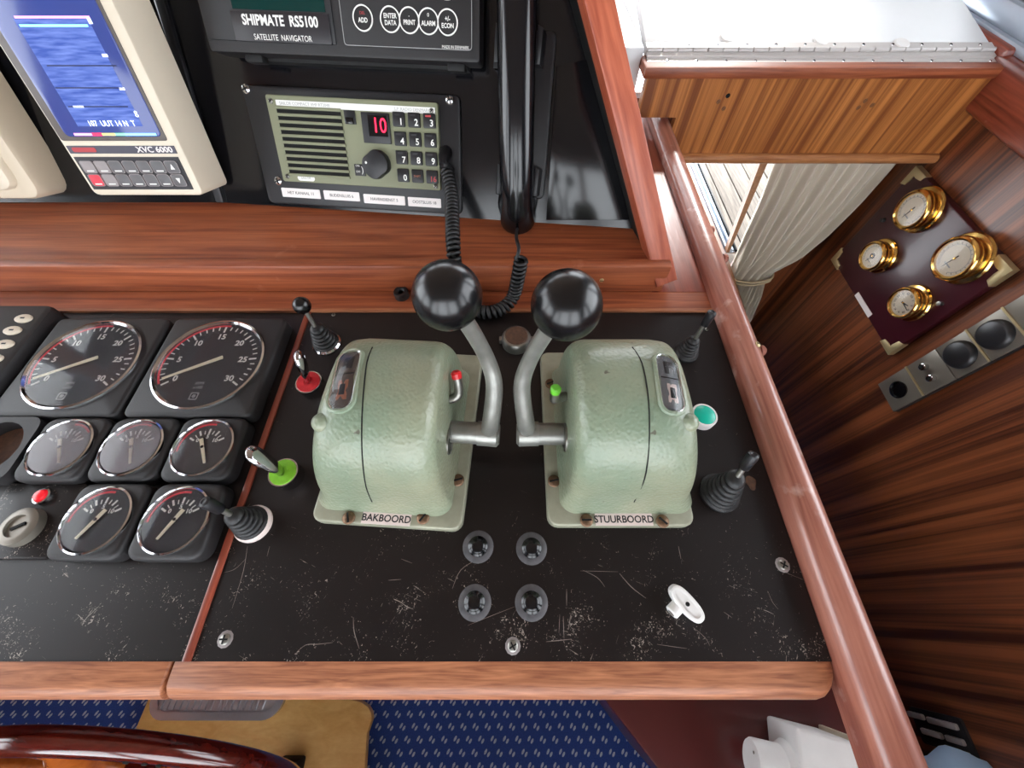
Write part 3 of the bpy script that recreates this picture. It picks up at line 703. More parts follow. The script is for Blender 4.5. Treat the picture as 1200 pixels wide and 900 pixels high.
# ---- satellite navigator
SNH = .045
sn = thing('satellite_navigator', 'dark grey satellite navigator with round membrane keys', 'navigator', D.M())
a0, b0 = D.px(246, 58, SNH); a1, b1 = D.px(562, 76, SNH); b0 = (b0 + b1) / 2
a0, a1 = D.px(246, 58, SNH)[0], D.px(562, 76, SNH)[0]
SW = a1 - a0; SH = .17
def S(u, v): return a0 + u * SW, b0 + v
bm = bmesh.new(); prism(bm, rrect(SW, SH, .004, 3, a0 + SW / 2, b0 + SH / 2), .012, SNH, .002); part('housing', bm, 'gauge_housing', sn)
bm = bmesh.new(); box(bm, *[a0 + .003, a0 + SW * .485, b0 + .012, b0 + SH - .01], SNH, SNH + .002, .001); part('bezel', bm, 'black_plastic', sn)
q = local_rect(D, ((268, 10), (384, 18), (390, 54), (276, 46)), SNH + .005)
bm = bmesh.new(); box(bm, q[0], q[1], q[2], q[3], SNH + .002, SNH + .005, .001); np_ = part('name_plate', bm, 'keypad_dark', sn)
cx = (q[0] + q[1]) / 2; cy = (q[2] + q[3]) / 2
text('lettering', 'SHIPMATE  RS5100', .0145, 'white_print', np_, cx, cy + .006, SNH + .0051, bold=.0004, sx=.86)
text('lettering', 'SATELLITE  NAVIGATOR', .0085, 'white_print', np_, cx, cy - .0105, SNH + .0051, sx=.85)
bm = bmesh.new(); box(bm, q[0] + .004, q[1] - .004, q[3] + .002, q[3] + .05, SNH + .002, SNH + .003); part('display', bm, 'lcd', sn)
q = local_rect(D, ((397, -4), (553, 4), (555, 62), (402, 53)), SNH + .001)
kp = part('keypad', B(prism, rrect(q[1] - q[0], q[3] - q[2] + .06, .004, 3, (q[0] + q[1]) / 2, (q[2] + q[3] + .06) / 2), SNH, SNH + .0015, .0005), 'gauge_housing', sn)
part('keyline', B(ring_plate, rrect(q[1] - q[0] - .002, q[3] - q[2] + .058, .004, 3, (q[0] + q[1]) / 2, (q[2] + q[3] + .06) / 2), rrect(q[1] - q[0] - .0032, q[3] - q[2] + .0568, .0035, 3, (q[0] + q[1]) / 2, (q[2] + q[3] + .06) / 2), SNH + .0015, SNH + .0018), 'grey_print', kp)
KR = .0125
km = mesh_of(B(lathe, [(0, 0), (KR, 0), (KR - .0008, .0008), (0, .0008)], 28), 'key', 'gauge_housing')
rm = mesh_of(B(lathe, [(KR - .0008, .0008), (KR - .0008, .0014), (KR + .0006, .0014), (KR + .0006, 0)], 28), 'key_ring', 'white_print')
c0 = Vector(D.px(426, 22, SNH)); c1 = Vector(D.px(458, 23.5, SNH)); c4 = Vector(D.px(525, 27, SNH)); st = (c4 - c1) / 3
xs_ = [c0, c1, c1 + st, c1 + 2 * st, c4]
for row in range(2):
    for i, tx in enumerate([('ADD', 'ENTER\nDATA', 'PRINT', 'ALARM', '+/-\nECON'), ('', '', '', 'ETA', '')][row]):
        c = xs_[i] + Vector((0, row * .0335)); k = link('key', km, sn, T(c.x, c.y, SNH + .0015)); link('key_ring', rm, k)
        if tx: text('lettering', tx, .0066, 'white_print', k, 0, 0 if '\n' in tx else -.002, .0009, bold=.00015, sx=.85)
        if tx == 'ALARM': text('lettering', '0', .005, 'white_print', k, 0, .006, .0009)
        if tx == 'PRINT': text('lettering', '.', .008, 'white_print', k, 0, .006, .0009)
        if tx == 'ADD': text('lettering', 'DEL', .004, 'red_print', k, 0, .005, .0009)
a, b = D.px(534, 56, SNH); text('lettering', 'MADE IN DENMARK', .0046, 'white_print', sn, a, b, SNH + .0017, sx=.85)
for x in (300, 535):
    a, b = D.px(x, 72, .03); part('foot_clip', B(box, a - .012, a + .012, b0 - .008, b0 + .002, .018, .034, .002), 'black_matte', sn)
part('bracket', B(box, a0 + .03, a1 - .02, b0 - .004, b0 + .01, 0, .02), 'black_matte', sn)

# ---- telephone handset in its cradle
hs = thing('telephone_handset', 'black telephone handset hanging on the dashboard', 'handset', D.M())
h0 = Vector(D.px(606, 250, .035)); h1 = Vector(D.px(606, -60, .05))
dirn = (h1 - h0).normalized()
bm = bmesh.new()
def hp(s, h): q = h0 + dirn * s; return (q.x, q.y, h)
path = [hp(-.012, .018), hp(-.004, .030), hp(.02, .040), hp(.045, .046), hp(.10, .052), hp(.17, .055), hp(.24, .052), hp(.29, .046), hp(.32, .036), hp(.33, .02)]
tube(bm, smooth_path(path, 5), [.008 + 0 * i for i in range(0)] or [(lambda s: .0245 + .009 * max(0, abs(s - .5) * 2 - .55) ** 1 - (.012 if s < .03 or s > .97 else 0))(i / 45) for i in range(46)], 20, flat=.85, ref=(0, 0, 1))
part('grip', bm, 'black_gloss', hs)
part('mouthpiece', B(lathe, [(.016, -.014), (.029, -.010), (.030, .010), (.025, .019), (0, .022)], 28, M=Matrix.Diagonal((1, 1.15, 1, 1))), 'black_gloss', hs, T(*hp(.014, .022)))
ck = local_rect(D, ((588, 70), (645, 70), (640, 240), (584, 240)), .012)
cd = part('cradle', B(prism, rrect(.07, .20, .008, 3, h0.x + .004, h0.y + .12), 0, .012, .003), 'black_plastic', hs)
for (sx, s) in ((-1, .045), (1, .045), (-1, .20), (1, .20)):
    q = hp(s, 0); part('clip', B(prism, [(-.004, -.02), (.004, -.02), (.006, .016), (-.002, .02)], 0, .034, .002), 'black_plastic', cd, T(q[0] + sx * .031, q[1], .006) @ RY(sx * R(-8)))
part('cable_sleeve', B(tube, [hp(-.02, .016), hp(-.005, .02)], .005, 10), 'black_rubber', hs)

# ---- coiled cord from the radio to the handset
w0 = D.M() @ Vector((*D.px(521, 178, .02), .02)); w1 = D.M() @ Vector((*D.px(524, 200, .022), .022))
cord_pts = [w1, PY(529, 228, .535), PY(530, 255, .49), PY(531, 285, .445), PY(533, 310, .424), PZ(540, 345, .018), PZ(556, 362, .0125), PZ(575, 366, .012), PZ(592, 359, .013), PZ(602, 346, .022), PY(607, 325, .418), PY(611, 303, .424)]
end = D.M() @ Vector(hp(-.02, .016))
P = smooth_path(cord_pts, 24)
# resample by length
Ls = [0]
for a, b in zip(P, P[1:]): Ls.append(Ls[-1] + (b - a).length)
def at_len(s):
    for i in range(len(P) - 1):
        if Ls[i + 1] >= s:
            t = (s - Ls[i]) / max(1e-9, Ls[i + 1] - Ls[i]); return P[i].lerp(P[i + 1], t)
    return P[-1]
pitch, cr = .0068, .0080; tot = Ls[-1]; per = 12; npt = int(tot / pitch * per)
coil = []; nrm = Vector((1, 0, 0))
for i in range(npt + 1):
    s = tot * i / npt; c = at_len(s); d = (at_len(min(tot, s + .003)) - at_len(max(0, s - .003))).normalized()
    nrm = (nrm - d * nrm.dot(d)).normalized(); bb = d.cross(nrm); a = 2 * math.pi * i / per
    coil.append(c + (nrm * math.cos(a) + bb * math.sin(a)) * cr)
cord = thing('coiled_cord', 'coiled black handset cord hanging from the radio and lying by the levers', 'cord', T(0, 0, 0))
part('coil', B(tube, coil, .0030, 6), 'black_rubber', cord, ang=80)
part('lead', B(tube, smooth_path([coil[-1], PY(608, 292, .43), PY(605, 278, .46), end], 6), .0026, 8), 'black_rubber', cord)
part('plug', B(lathe, [(0, 0), (.008, 0), (.010, .006), (.009, .02), (.005, .034), (0, .034)], 16), 'black_plastic', cord, D.M(*D.px(522, 176, .015), .008) @ RX(R(35)))
part('plug_tail', B(tube, smooth_path([w0, (w0 + w1) / 2 + Vector((0, -.012, .004)), coil[0]], 6), .004, 8), 'black_rubber', cord)

# ---- chart plotter (cream, with colour tube)
XT = R(20)
X = Frame(PZ(111, 229, .10), (1, 0, 0), (0, math.sin(XT), math.cos(XT)))
xw = X.px(239, 229)[0]; XH = .36; XD = .066
xp = thing('video_plotter', 'cream video plotter with a lit blue screen and grey keypad', 'plotter', X.M())
bm = bmesh.new(); prism(bm, rrect(xw, XH, .008, 3, xw / 2, XH / 2), -XD, 0, .003); part('housing', bm, 'cream', xp)
def XR_(c, h=0): return local_rect(X, c, h)
q = XR_(((0, 27), (110, 0), (198, 165), (75, 165)))
sx0 = X.px(73, 165)[0]; sx1 = X.px(197, 165)[0]; sy0 = X.px(130, 165)[1]; sy1 = XH - .012
part('screen_surround', B(prism, rrect(sx1 - sx0, sy1 - sy0, .003, 2, (sx0 + sx1) / 2, (sy0 + sy1) / 2), -.004, .0015, .0008), 'screen_surround', xp)
cx0 = sx0 + .012; cx1 = sx1 - .004; cy0 = X.px(130, 160)[1]; cy1 = sy1 - .012
crt = part('screen', B(prism, rrect(cx1 - cx0, cy1 - cy0, .006, 3, (cx0 + cx1) / 2, (cy0 + cy1) / 2), 0, .003, .001), 'crt_dim', xp, label='glowing blue screen')
# pixel list of what the tube shows
e0 = X.px(88, 148, .003); e1 = X.px(165, 148, .003); e2 = X.px(20, 22, .003); e3 = X.px(105, 20, .003)
ix0, ix1 = (e0[0] + e2[0]) / 2, (e1[0] + e3[0]) / 2
part('picture', B(box, ix0, ix1, e0[1], e2[1], .003, .0034), 'crt_picture', crt)
def bar(px0, px1, py, hh, mat, nm='screen_line'):
    a0_, b_ = X.px(px0, py, .0035); a1_, _ = X.px(px1, py, .0035); part(nm, B(box, a0_, a1_, b_ - hh / 2, b_ + hh / 2, .0034, .0038), mat, crt)
bar(17, 105, 20, .0022, 'crt_pink'); bar(23, 103, 30, .0022, 'crt_cyan'); bar(103, 107, 24, .006, 'crt_white')
bar(120, 126, 65, .003, 'crt_white'); bar(140, 146, 104, .003, 'crt_white'); bar(86, 98, 125, .002, 'crt_white'); bar(55, 136, 77, .0012, 'crt_black'); bar(65, 145, 103, .0012, 'crt_black'); bar(80, 150, 125, .0012, 'crt_black')
for (a, b, m_) in ((87, 108, 'crt_pink'), (108, 120, 'led'), (120, 135, 'crt_yellow'), (135, 147, 'crt_green'), (147, 183, 'crt_cyan')): bar(a, b, 157.5, .003, m_)
a, b = X.px(131, 145, .0036); text('lettering', '107  UUT 14 N  T', .0095, 'crt_white', crt, a, b, .0038, sx=.9)
a, b = X.px(160, 134, .0036); text('lettering', '8', .01, 'crt_white', crt, a, b, .0038)
q = XR_(((77, 171), (203, 171), (208, 180), (83, 180)), .001)
bg_ = part('badge', B(box, q[0], q[1], q[2], q[3], -.001, .0012), 'badge_dark', xp)
part('red_badge', B(prism, rrect((q[1] - q[0]) * .22, (q[3] - q[2]) * .6, .002, 2, q[0] + (q[1] - q[0]) * .15, (q[2] + q[3]) / 2), .0012, .0016), 'red_print', bg_)
text('lettering', 'XVC 6000', (q[3] - q[2]) * 1.05, 'label_white', bg_, q[1] - .004, (q[2] + q[3]) / 2, .0013, align='RIGHT', sx=1.2, bold=.0002)
q = XR_(((86, 184), (208, 184), (227, 222), (110, 222)), .001)
kp = part('keypad', B(box, q[0], q[1], q[2], q[3], -.001, .001), 'keypad_dark', xp)
kw = (q[1] - q[0] - .008) / 7; kh = (q[3] - q[2] - .008) / 2
km = {c: mesh_of(B(prism, rrect(kw * .9, kh * .9, .003, 2), 0, .0016, .0005), 'key', c) for c in ('key_face', 'key_light', 'key_red')}
rm = mesh_of(B(ring_plate, rrect(kw * .93, kh * .93, .003, 2), rrect(kw * .85, kh * .86, .003, 2), .0014, .0019), 'key_outline', 'key_light')
for r_ in range(2):
    for c_ in range(7):
        m_ = 'key_red' if (r_ == 0 and c_ == 0) else ('key_light' if c_ < 2 else 'key_face')
        k = link('key', km[m_], xp, T(q[0] + .004 + kw * (c_ + .5), q[2] + .004 + kh * (r_ + .5), .001)); link('key_outline', rm, k)
        if c_ == 6: part('arrow', B(prism, [(-.003, -.003), (.003, -.003), (0, .004)] if r_ else [(-.003, .003), (0, -.004), (.003, .003)], .0016, .002), 'white_print', k)
        else: part('caption', B(box, -kw * .25, kw * .25, -kh * .33, -kh * .24, .0016, .0019), 'white_print', k)
# ---- second cream unit at the left edge
X2 = Frame(PZ(2, 236, .085), (1, 0, 0), (0, math.sin(R(22)), math.cos(R(22))))
c2 = thing('cream_unit', 'cream plastic unit cut off by the left edge of the picture', 'instrument', X2.M(-.30 + X2.px(40, 232)[0], 0, 0))
part('housing', B(prism, rrect(.30, .32, .02, 4, .15, .16), -.07, -.012, .008), 'cream_side', c2)
part('front', B(prism, rrect(.27, .28, .02, 4, .145, .155), -.012, 0, .006), 'cream', c2)
part('knob', B(lathe, [(.018, 0), (.017, .012), (.012, .015), (0, .015)], 24), 'black_plastic', c2, T(.225, .05, 0))
part('screen', B(prism, rrect(.2, .16, .008, 3, .13, .19), 0, .002), 'black_gloss', c2)

# ------------------------------------------------------------------ engine gauges on the left panel
GH = .02
def dial_text(p, s, r, angd, size, z, mat='white_print'):
    text('numeral', s, size, mat, p, r * math.cos(R(angd)), r * math.sin(R(angd)), z, bold=size * .028)
def arc(r0, r1, a0, a1, z0, z1, n=24):
    o = [(r1 * math.cos(R(a0 + (a1 - a0) * i / n)), r1 * math.sin(R(a0 + (a1 - a0) * i / n))) for i in range(n + 1)]
    i_ = [(r0 * math.cos(R(a0 + (a1 - a0) * i / n)), r0 * math.sin(R(a0 + (a1 - a0) * i / n))) for i in range(n + 1)]
    bm = bmesh.new(); lo = [bm.verts.new((x, y, z1)) for x, y in o]; hi = [bm.verts.new((x, y, z1)) for x, y in i_]
    for k in range(n): bm.faces.new((lo[k], lo[k + 1], hi[k + 1], hi[k]))
    r = bmesh.ops.extrude_face_region(bm, geom=bm.faces[:]); bmesh.ops.translate(bm, vec=(0, 0, z0 - z1), verts=[v for v in r['geom'] if isinstance(v, bmesh.types.BMVert)])
    return bm
def needle(L, tail, w, z, angd, parent, mat='needle'):
    bm = bmesh.new(); prism(bm, [(-tail, -w * .6), (L, -w * .35), (L, w * .35), (-tail, w * .6)], z, z + .0012)
    part('needle', bm, mat, parent, RZ(R(angd)))
def tach(cx, cy, label, nang):
    t = thing('tachometer', label, 'gauge', T(cx, cy, 0), 'tachometers')
    part('housing', B(prism, rrect(.165, .162, .010, 4), 0, GH, .005, 3), 'gauge_housing', t)
    r = .070
    part('bezel', B(lathe, [(r + .003, GH), (r + .0025, GH + .003), (r, GH + .004), (r - .003, GH + .001), (r - .003, GH)], 56), 'chrome', t)
    d = part('dial', B(lathe, [(0, GH), (r - .003, GH), (r - .003, GH + .0006), (0, GH + .0006)], 56), 'dial_black', t)
    z = GH + .0007
    bm = bmesh.new()
    for i in range(31):
        a = R(215 - i * 250 / 30); big = i % 5 == 0; l = .010 if big else .006; w = .0013 if big else .0008
        box(bm, r - .008 - l, r - .008, -w, w, z, z + .0002, M=RZ(a))
    part('scale_ticks', bm, 'white_print', d)
    for n_ in range(0, 31, 5): dial_text(d, str(n_), r - .026, 215 - n_ * 250 / 30, .0122, z + .0001)
    part('red_band', arc(r - .0078, r - .0050, 84, 212, z, z + .0003, 32), 'red_arc', d)
    text('lettering', 'RPM\nx100', .0062, 'grey_print', d, 0, -.036, z + .0001)
    part('logo', B(ring_plate, rrect(.011, .011, .001, 1, 0, -.052), rrect(.008, .008, .001, 1, 0, -.052), z, z + .0002), 'grey_print', d)
    part('logo_mark', B(lathe, [(0, 0), (.0025, 0), (.0025, .0002), (0, .0002)], 12), 'grey_print', d, T(0, -.052, z))
    needle(r - .012, .018, .0042, z + .0012, nang, t)
    part('glass', B(lathe, [(r - .003, GH + .0028), (r * .6, GH + .0046), (0, GH + .0054)], 48), 'gauge_glass', t)
    return t
tach(-.5865, .2915, 'large square tachometer nearest the left edge of the picture', 207)
tach(-.4145, .2915, 'large square tachometer next to the red toggle switch', 207)
def small_gauge(cx, cy, label, nang, dial, gl, band, marks):
    t = thing('engine_gauge', label, 'gauge', T(cx, cy, 0), 'small engine gauges')
    part('housing', B(prism, rrect(.082, .082, .014, 5), 0, GH, .006, 3), 'gauge_housing', t)
    r = .0345
    part('bezel', B(lathe, [(r + .002, GH), (r + .0018, GH + .003), (r, GH + .004), (r - .002, GH + .001), (r - .002, GH)], 48), 'chrome', t)
    d = part('dial', B(lathe, [(0, GH), (r - .002, GH), (r - .002, GH + .0006), (0, GH + .0006)], 48), dial, t)
    z = GH + .0007
    part('red_band', arc(r - .0056, r - .0032, *band, z, z + .0003, 20), 'red_arc', d)
    bm = bmesh.new()
    for i in range(9):
        box(bm, r * .50, r * (.64 if i % 2 else .70), -.0006 if i % 2 else -.0011, .0006 if i % 2 else .0011, z, z + .0002, M=RZ(R(150 - i * 15)))
    part('scale_ticks', bm, 'white_print', d)
    for a_, s_ in marks: dial_text(d, s_, r * .40, a_, .0068, z + .0001)
    needle(r * .66, r * .34, .0036, z + .0010, nang, t)
    part('pivot_lens', B(lathe, [(.0022, z), (.0018, z + .0025), (0, z + .003)], 12), 'black_gloss', d)
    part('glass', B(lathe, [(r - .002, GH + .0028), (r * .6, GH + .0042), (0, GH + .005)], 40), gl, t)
    return t
m1 = ((140, '0'), (90, '5'), (40, '10'))
small_gauge(-.5455, .169, 'small round engine gauge hazed white by glare, leftmost in its row', -62, 'dial_grey', 'gauge_glass_glare', (40, 90), m1)
small_gauge(-.4595, .169, 'small round engine gauge between two others below the tachometers', -66, 'dial_grey', 'gauge_glass_glare', (70, 150), m1)
small_gauge(-.3735, .169, 'small round engine gauge with clear dial left of the green toggle switch', -62, 'dial_grey', 'gauge_glass', (80, 190), m1)
small_gauge(-.456, .085, 'small round engine gauge in the bottom row beside the key switch', -118, 'dial_black', 'gauge_glass', (80, 185), m1)
small_gauge(-.3695, .085, 'small round engine gauge with red dot nearest the seam strip, bottom row', -116, 'dial_black', 'gauge_glass', (80, 185), m1)
# empty gauge housing with a hole
eg = thing('empty_gauge_frame', 'black square gauge housing with an open hole at the left edge', 'gauge', T(-.6315, .169, 0))
bm = bmesh.new(); n_ = 6
ring_plate(bm, rrect(.082, .082, .014, 5), [(.034 * math.cos(math.pi * 2 * (i + .0) / 24 + .13), .034 * math.sin(math.pi * 2 * i / 24 + .13)) for i in range(24)], 0, GH)
part('housing', bm, 'gauge_housing', eg)
part('hole_floor', B(lathe, [(0, .001), (.0335, .001), (.0335, .002), (0, .002)], 24), 'rust', eg)
# key switch plate
ksw = thing('key_switch', 'ignition key switch with red lamp on a dark plate', 'switch', T(-.551, .088, 0))
part('plate', B(prism, rrect(.094, .082, .003, 2), 0, .006, .001), 'worn_black', ksw)
c = PZ(23, 617, .012); lx, ly = c.x + .551, c.y - .088
b_ = part('lock_collar', B(lathe, [(.021, .006), (.020, .014), (.016, .016), (.012, .016), (.012, .013), (0, .013)], 32), 'switch_grey', ksw, T(lx, ly, 0))
part('key_slot', B(box, -.007, .007, -.0016, .0016, .012, .0145), 'dark_void', b_, RZ(R(30)))
c = PZ(48, 581, .010); part('red_lamp', B(lathe, [(.0075, .006), (.0075, .010), (.006, .013), (0, .0145)], 20), 'red_lamp', ksw, T(c.x + .551, c.y - .088, 0)); part('lamp_collar', B(lathe, [(.0076, .006), (.0095, .006), (.0092, .010), (.0076, .0105)], 20), 'chrome', ksw, T(c.x + .551, c.y - .088, 0))
# autopilot keypad, top-left
ap = thing('autopilot_keypad', 'dark keypad with pale oval keys at the left edge', 'keypad', T(-.755, .30, 0))
part('housing', B(prism, rrect(.145, .185, .012, 4), 0, .026, .006), 'gauge_housing', ap)
om = mesh_of(B(prism, circ(.012, 16, ry=.0075), 0, .003, .001), 'key', 'cream')
for (x, y) in ((27, 373), (14, 387), (5, 403), (-8, 420)):
    c = PZ(x, y, .028); k = link('key', om, ap, T(c.x + .755, c.y - .30, .026)); part('key_mark', B(box, -.003, .003, -.0012, .0012, .003, .0033), 'black_print', k)

# ------------------------------------------------------------------ throttle control heads
def head_mesh(w, a, h, mirror):
    """barrel-shaped cast cover: arched profile swept across, rounded at both cheeks; outer end on -x"""
    prof = []
    n = 30; e = 2.0 / 2.55
    for i in range(n + 1):
        th = math.pi * i / n; c, s = math.cos(th), math.sin(th)
        y = a * math.copysign(abs(c) ** e, c); z = h * abs(s) ** e
        prof.append([y, z])
    fr, n2 = .020, 7
    sta = [(-w / 2 + fr - fr * math.sin(math.pi / 2 * (1 - i / n2)), fr - fr * math.cos(math.pi / 2 * (1 - i / n2))) for i in range(n2 + 1)]
    sta += [(-w / 2 + fr + (w - 2 * fr) * k / 5, 0) for k in range(1, 5)]
    sta += [(w / 2 - fr + fr * math.sin(math.pi / 2 * i / n2), fr - fr * math.cos(math.pi / 2 * i / n2)) for i in range(n2 + 1)]
    bm = bmesh.new(); cols = []
    for x, ins in sta:
        k = []
        for j, (y, z) in enumerate(prof):
            yy = y * (a - ins * .8) / a; zz = z * (h - ins * .85) / h
            xx = x
            low = max(0, 1 - zz / .02)          # flare where the cover meets its plate
            yy += math.copysign(.007, y) * low ** 2; xx += math.copysign(.005, x) * low ** 2 * min(1, abs(x) / (w * .3))
            # outer cheek leans: facet carrying the indicator window
            xx = xx * (1 - .36 * (zz / h)) if x < 0 else xx * (1 - .03 * zz / h)
            if x < -w * .2: zz -= (-(x + w * .2)) * .22 * min(1, zz / h)
            k.append(bm.verts.new(((-xx if mirror else xx), yy, zz)))
        cols.append(k)
    m = len(prof)
    for A, C in zip(cols, cols[1:]):
        for j in range(m - 1): bm.faces.new((A[j], A[j + 1], C[j + 1], C[j]))
    bm.faces.new(cols[0]); bm.faces.new(list(reversed(cols[-1])))
    bm.faces.new([k[0] for k in cols] + [k[-1] for k in reversed(cols)])
    return bm
def control_head(name, label, cx, cy, rot, mirror, pw, pd, body_w, body_dx, spec):
    M0 = T(cx, cy, 0) @ RZ(rot); Mi = M0.inverted()
    t = thing(name, label, 'control', M0, 'throttle control heads')
    part('base_plate', B(prism, rrect(pw, pd, .012, 5), 0, .012, .003, 3), 'plate_green', t)
    Mb = T(body_dx, spec['dy'], .012); hm = head_mesh(body_w, spec['a'], spec['h'], mirror)
    chk = hm.copy(); bmesh.ops.transform(chk, matrix=M0 @ Mb, verts=chk.verts); bvh = BVHTree.FromBMesh(chk); chk.free()
    cov = part('cover', hm, 'hammered_green', t, Mb, ang=50)
    MbI = (M0 @ Mb).inverted()
    # joint line between the two castings
    pts = []
    for (x, y) in spec['seam']:
        l, n = raypoint(bvh, x, y)
        if l: pts.append(MbI @ (l + n * .0001))
    if len(pts) > 2: part('joint_line', B(tube, smooth_path(pts, 4), .0007, 6), 'dark_void', cov)
    # indicator window
    q = [raypoint(bvh, x, y) for x, y in spec['win']]
    if all(k[0] for k in q):
        ctr = sum((k[0] for k in q), Vector()) / 4; nn = sum((k[1] for k in q), Vector()).normalized()
        up = ((q[0][0] + q[1][0]) / 2 - (q[2][0] + q[3][0]) / 2); hh = up.length; up.normalize(); nn = (nn - up * nn.dot(up)).normalized(); rt = up.cross(nn)
        ww = abs(((q[1][0] + q[2][0]) / 2 - (q[0][0] + q[3][0]) / 2).dot(rt))
        def onto(x, y, off):
            l, n, i, d = bvh.ray_cast(ctr + rt * x + up * y + nn * .05, -nn)
            if l is None: l, n = ctr + rt * x + up * y, nn
            if n.dot(nn) < 0: n = -n
            return MbI @ (l + n * off)
        def patch(outline, off, c=(0, 0), th=.0):
            bm = bmesh.new(); n = len(outline); rings = []
            cc = bm.verts.new(onto(c[0], c[1], off))
            for k in (.25, .5, .75, 1.0): rings.append([bm.verts.new(onto(c[0] + (x - c[0]) * k, c[1] + (y - c[1]) * k, off)) for x, y in outline])
            for i in range(n):
                j = (i + 1) % n; bm.faces.new((cc, rings[0][i], rings[0][j]))
                for A, C in zip(rings, rings[1:]): bm.faces.new((A[i], C[i], C[j], A[j]))
            return bm
        oval = rrect(ww, hh, ww * .46, 7)
        wf = part('window_frame', B(tube, [onto(x * 1.1, y * 1.03, .0006) for x, y in rrect(ww, hh, ww * .46, 7)], .0026, 8, True), 'hammered_green', cov)
        part('window_rim', B(tube, [onto(x, y, .0016) for x, y in oval], .0011, 6, True), 'chrome', wf)
        part('window_backing', patch(oval, .0008), 'window_card' if not mirror else 'window_grime', wf, ang=180)
        def rc(x0, x1, y0, y1): return rrect(x1 - x0, y1 - y0, .0005, 1, (x0 + x1) / 2, (y0 + y1) / 2), ((x0 + x1) / 2, (y0 + y1) / 2)
        o_, c_ = rc(-ww * .2, ww * .24, -hh * .36, -hh * .05); part('indicator_scale', patch(o_, .0011, c_), 'label_pink' if mirror else 'orange_print', wf, ang=180)
        o_, c_ = rc(-ww * .1, ww * .14, -hh * .29, -hh * .12); part('indicator_mark', patch(o_, .0013, c_), 'black_print', wf, ang=180)
        o_, c_ = rc(-ww * .2, ww * .26, hh * .12, hh * .36); part('indicator_scale', patch(o_, .0011, c_), 'keypad_dark' if mirror else 'black_print', wf, ang=180)
        o_, c_ = rc(-ww * .42, ww * .42, hh * .04, hh * .065); part('indicator_bar', patch(o_, .0013, c_), 'black_print', wf, ang=180)
        part('window_glass', patch(oval, .0022), 'gauge_glass', wf, ang=180)
    # boss on the outer cheek
    l, n = raypoint(bvh, *spec['boss'])
    if l:
        part('boss', B(sphere, .0095, None, 20, 12), 'hammered_green', cov, MbI @ Matrix.Translation(l - n * .003))
    # round plug on the inner cheek
    sx = 1 if not mirror else -1
    part('side_plug', B(lathe, [(.016, -.006), (.016, .002), (.012, .003), (.011, .001), (0, .001)], 28), 'steel', cov, T(sx * body_w / 2 - sx * .001, -.025, .045) @ RY(sx * R(90)))
    # detent pin with coloured end
    pn = part('detent_pin', B(tube, smooth_path([Vector(MbI @ PZ(*p_[:2], p_[2])) for p_ in spec['pin']], 6), .0052, 12), 'steel', t, Mb)
    e2 = MbI @ PZ(*spec['pin'][-1][:2], spec['pin'][-1][2]); e1 = MbI @ PZ(*spec['pin'][-2][:2], spec['pin'][-2][2]); dd = (Vector(e2) - Vector(e1)).normalized()
    part('pin_tip', B(lathe, [(.0056, -.003), (.0058, .003), (.004, .005), (0, .0055)], 16), spec['tip'], pn, T(*e2) @ to_dir(dd))
    # plate screws and name label
    for k, (x, y) in enumerate(spec['screws']):
        p = Mi @ PZ(x, y, .012); screw(t, T(p.x, p.y, .012), .0072, 'screw_bronze', 'slot', ang=spec['sang'][k])
    p = Mi @ PZ(*spec['lab'], .012)
    nl = part('name_label', B(box, -spec['lw'] / 2, spec['lw'] / 2, -.0065, .0065, 0, .0008), 'label_pink', t, T(p.x, p.y, .012), label='small label reading ' + spec['txt'])
    text('lettering', spec['txt'], .0108, 'black_print', nl, 0, 0, .0009, bold=.00018, sx=spec['tsx'])
    # lever with ball
    lv = part('lever', B(tube, smooth_path([Mi @ Vector(v) for v in spec['lever']], 6), [.0105 - .003 * min(1, i / 20) for i in range(6 * (len(spec['lever']) - 1) + 1)], 16), 'lever_steel', t)
    pv = Mi @ Vector(spec['lever'][0])
    part('lever_hub', B(lathe, [(.014, -.012), (.0145, .010), (.011, .013), (0, .013)], 24), 'lever_steel', lv, T(*pv) @ RY(sx * R(90)))
    part('shaft', B(tube, [Vector((body_dx + sx * (body_w / 2 - .01), pv.y, pv.z)), Vector((pv.x - sx * .004, pv.y, pv.z))], .0125, 16), 'lever_steel', t)
    bl = Mi @ Vector(spec['ball']); part('ball_knob', B(sphere, spec['br'], None, 48, 28), 'ball_black', lv, T(*bl))
    return t
LS = dict(dy=-.006, a=.092, h=.132, seam=[(436.5, 407), (430, 425), (426, 460), (424, 500), (425, 540), (429, 570), (436, 588)],
          win=[(402, 413), (427, 413), (412, 481), (387, 481)], boss=(374, 495),
          pin=[(524, 468, .085), (531, 467, .088), (537, 462, .092), (537, 450, .10), (535, 440, .108)], tip='red_tip',
          screws=[(409, 607), (496, 607), (537, 563)], sang=[1.9, 1.0, .3], lab=(453, 608), lw=.055, txt='BAKBOORD', tsx=.95,
          lever=[(-.027, .172, .055), (-.022, .178, .085), (-.018, .196, .125), (-.024, .207, .155), (-.036, .211, .195), (-.047, .211, .225)], ball=(-.0505, .2112, .236), br=.0275)
control_head('throttle_control', 'pale green throttle head marked BAKBOORD with red tipped pin', -.134, .198, R(-3.5), False, .171, .236, .145, -.006, LS)
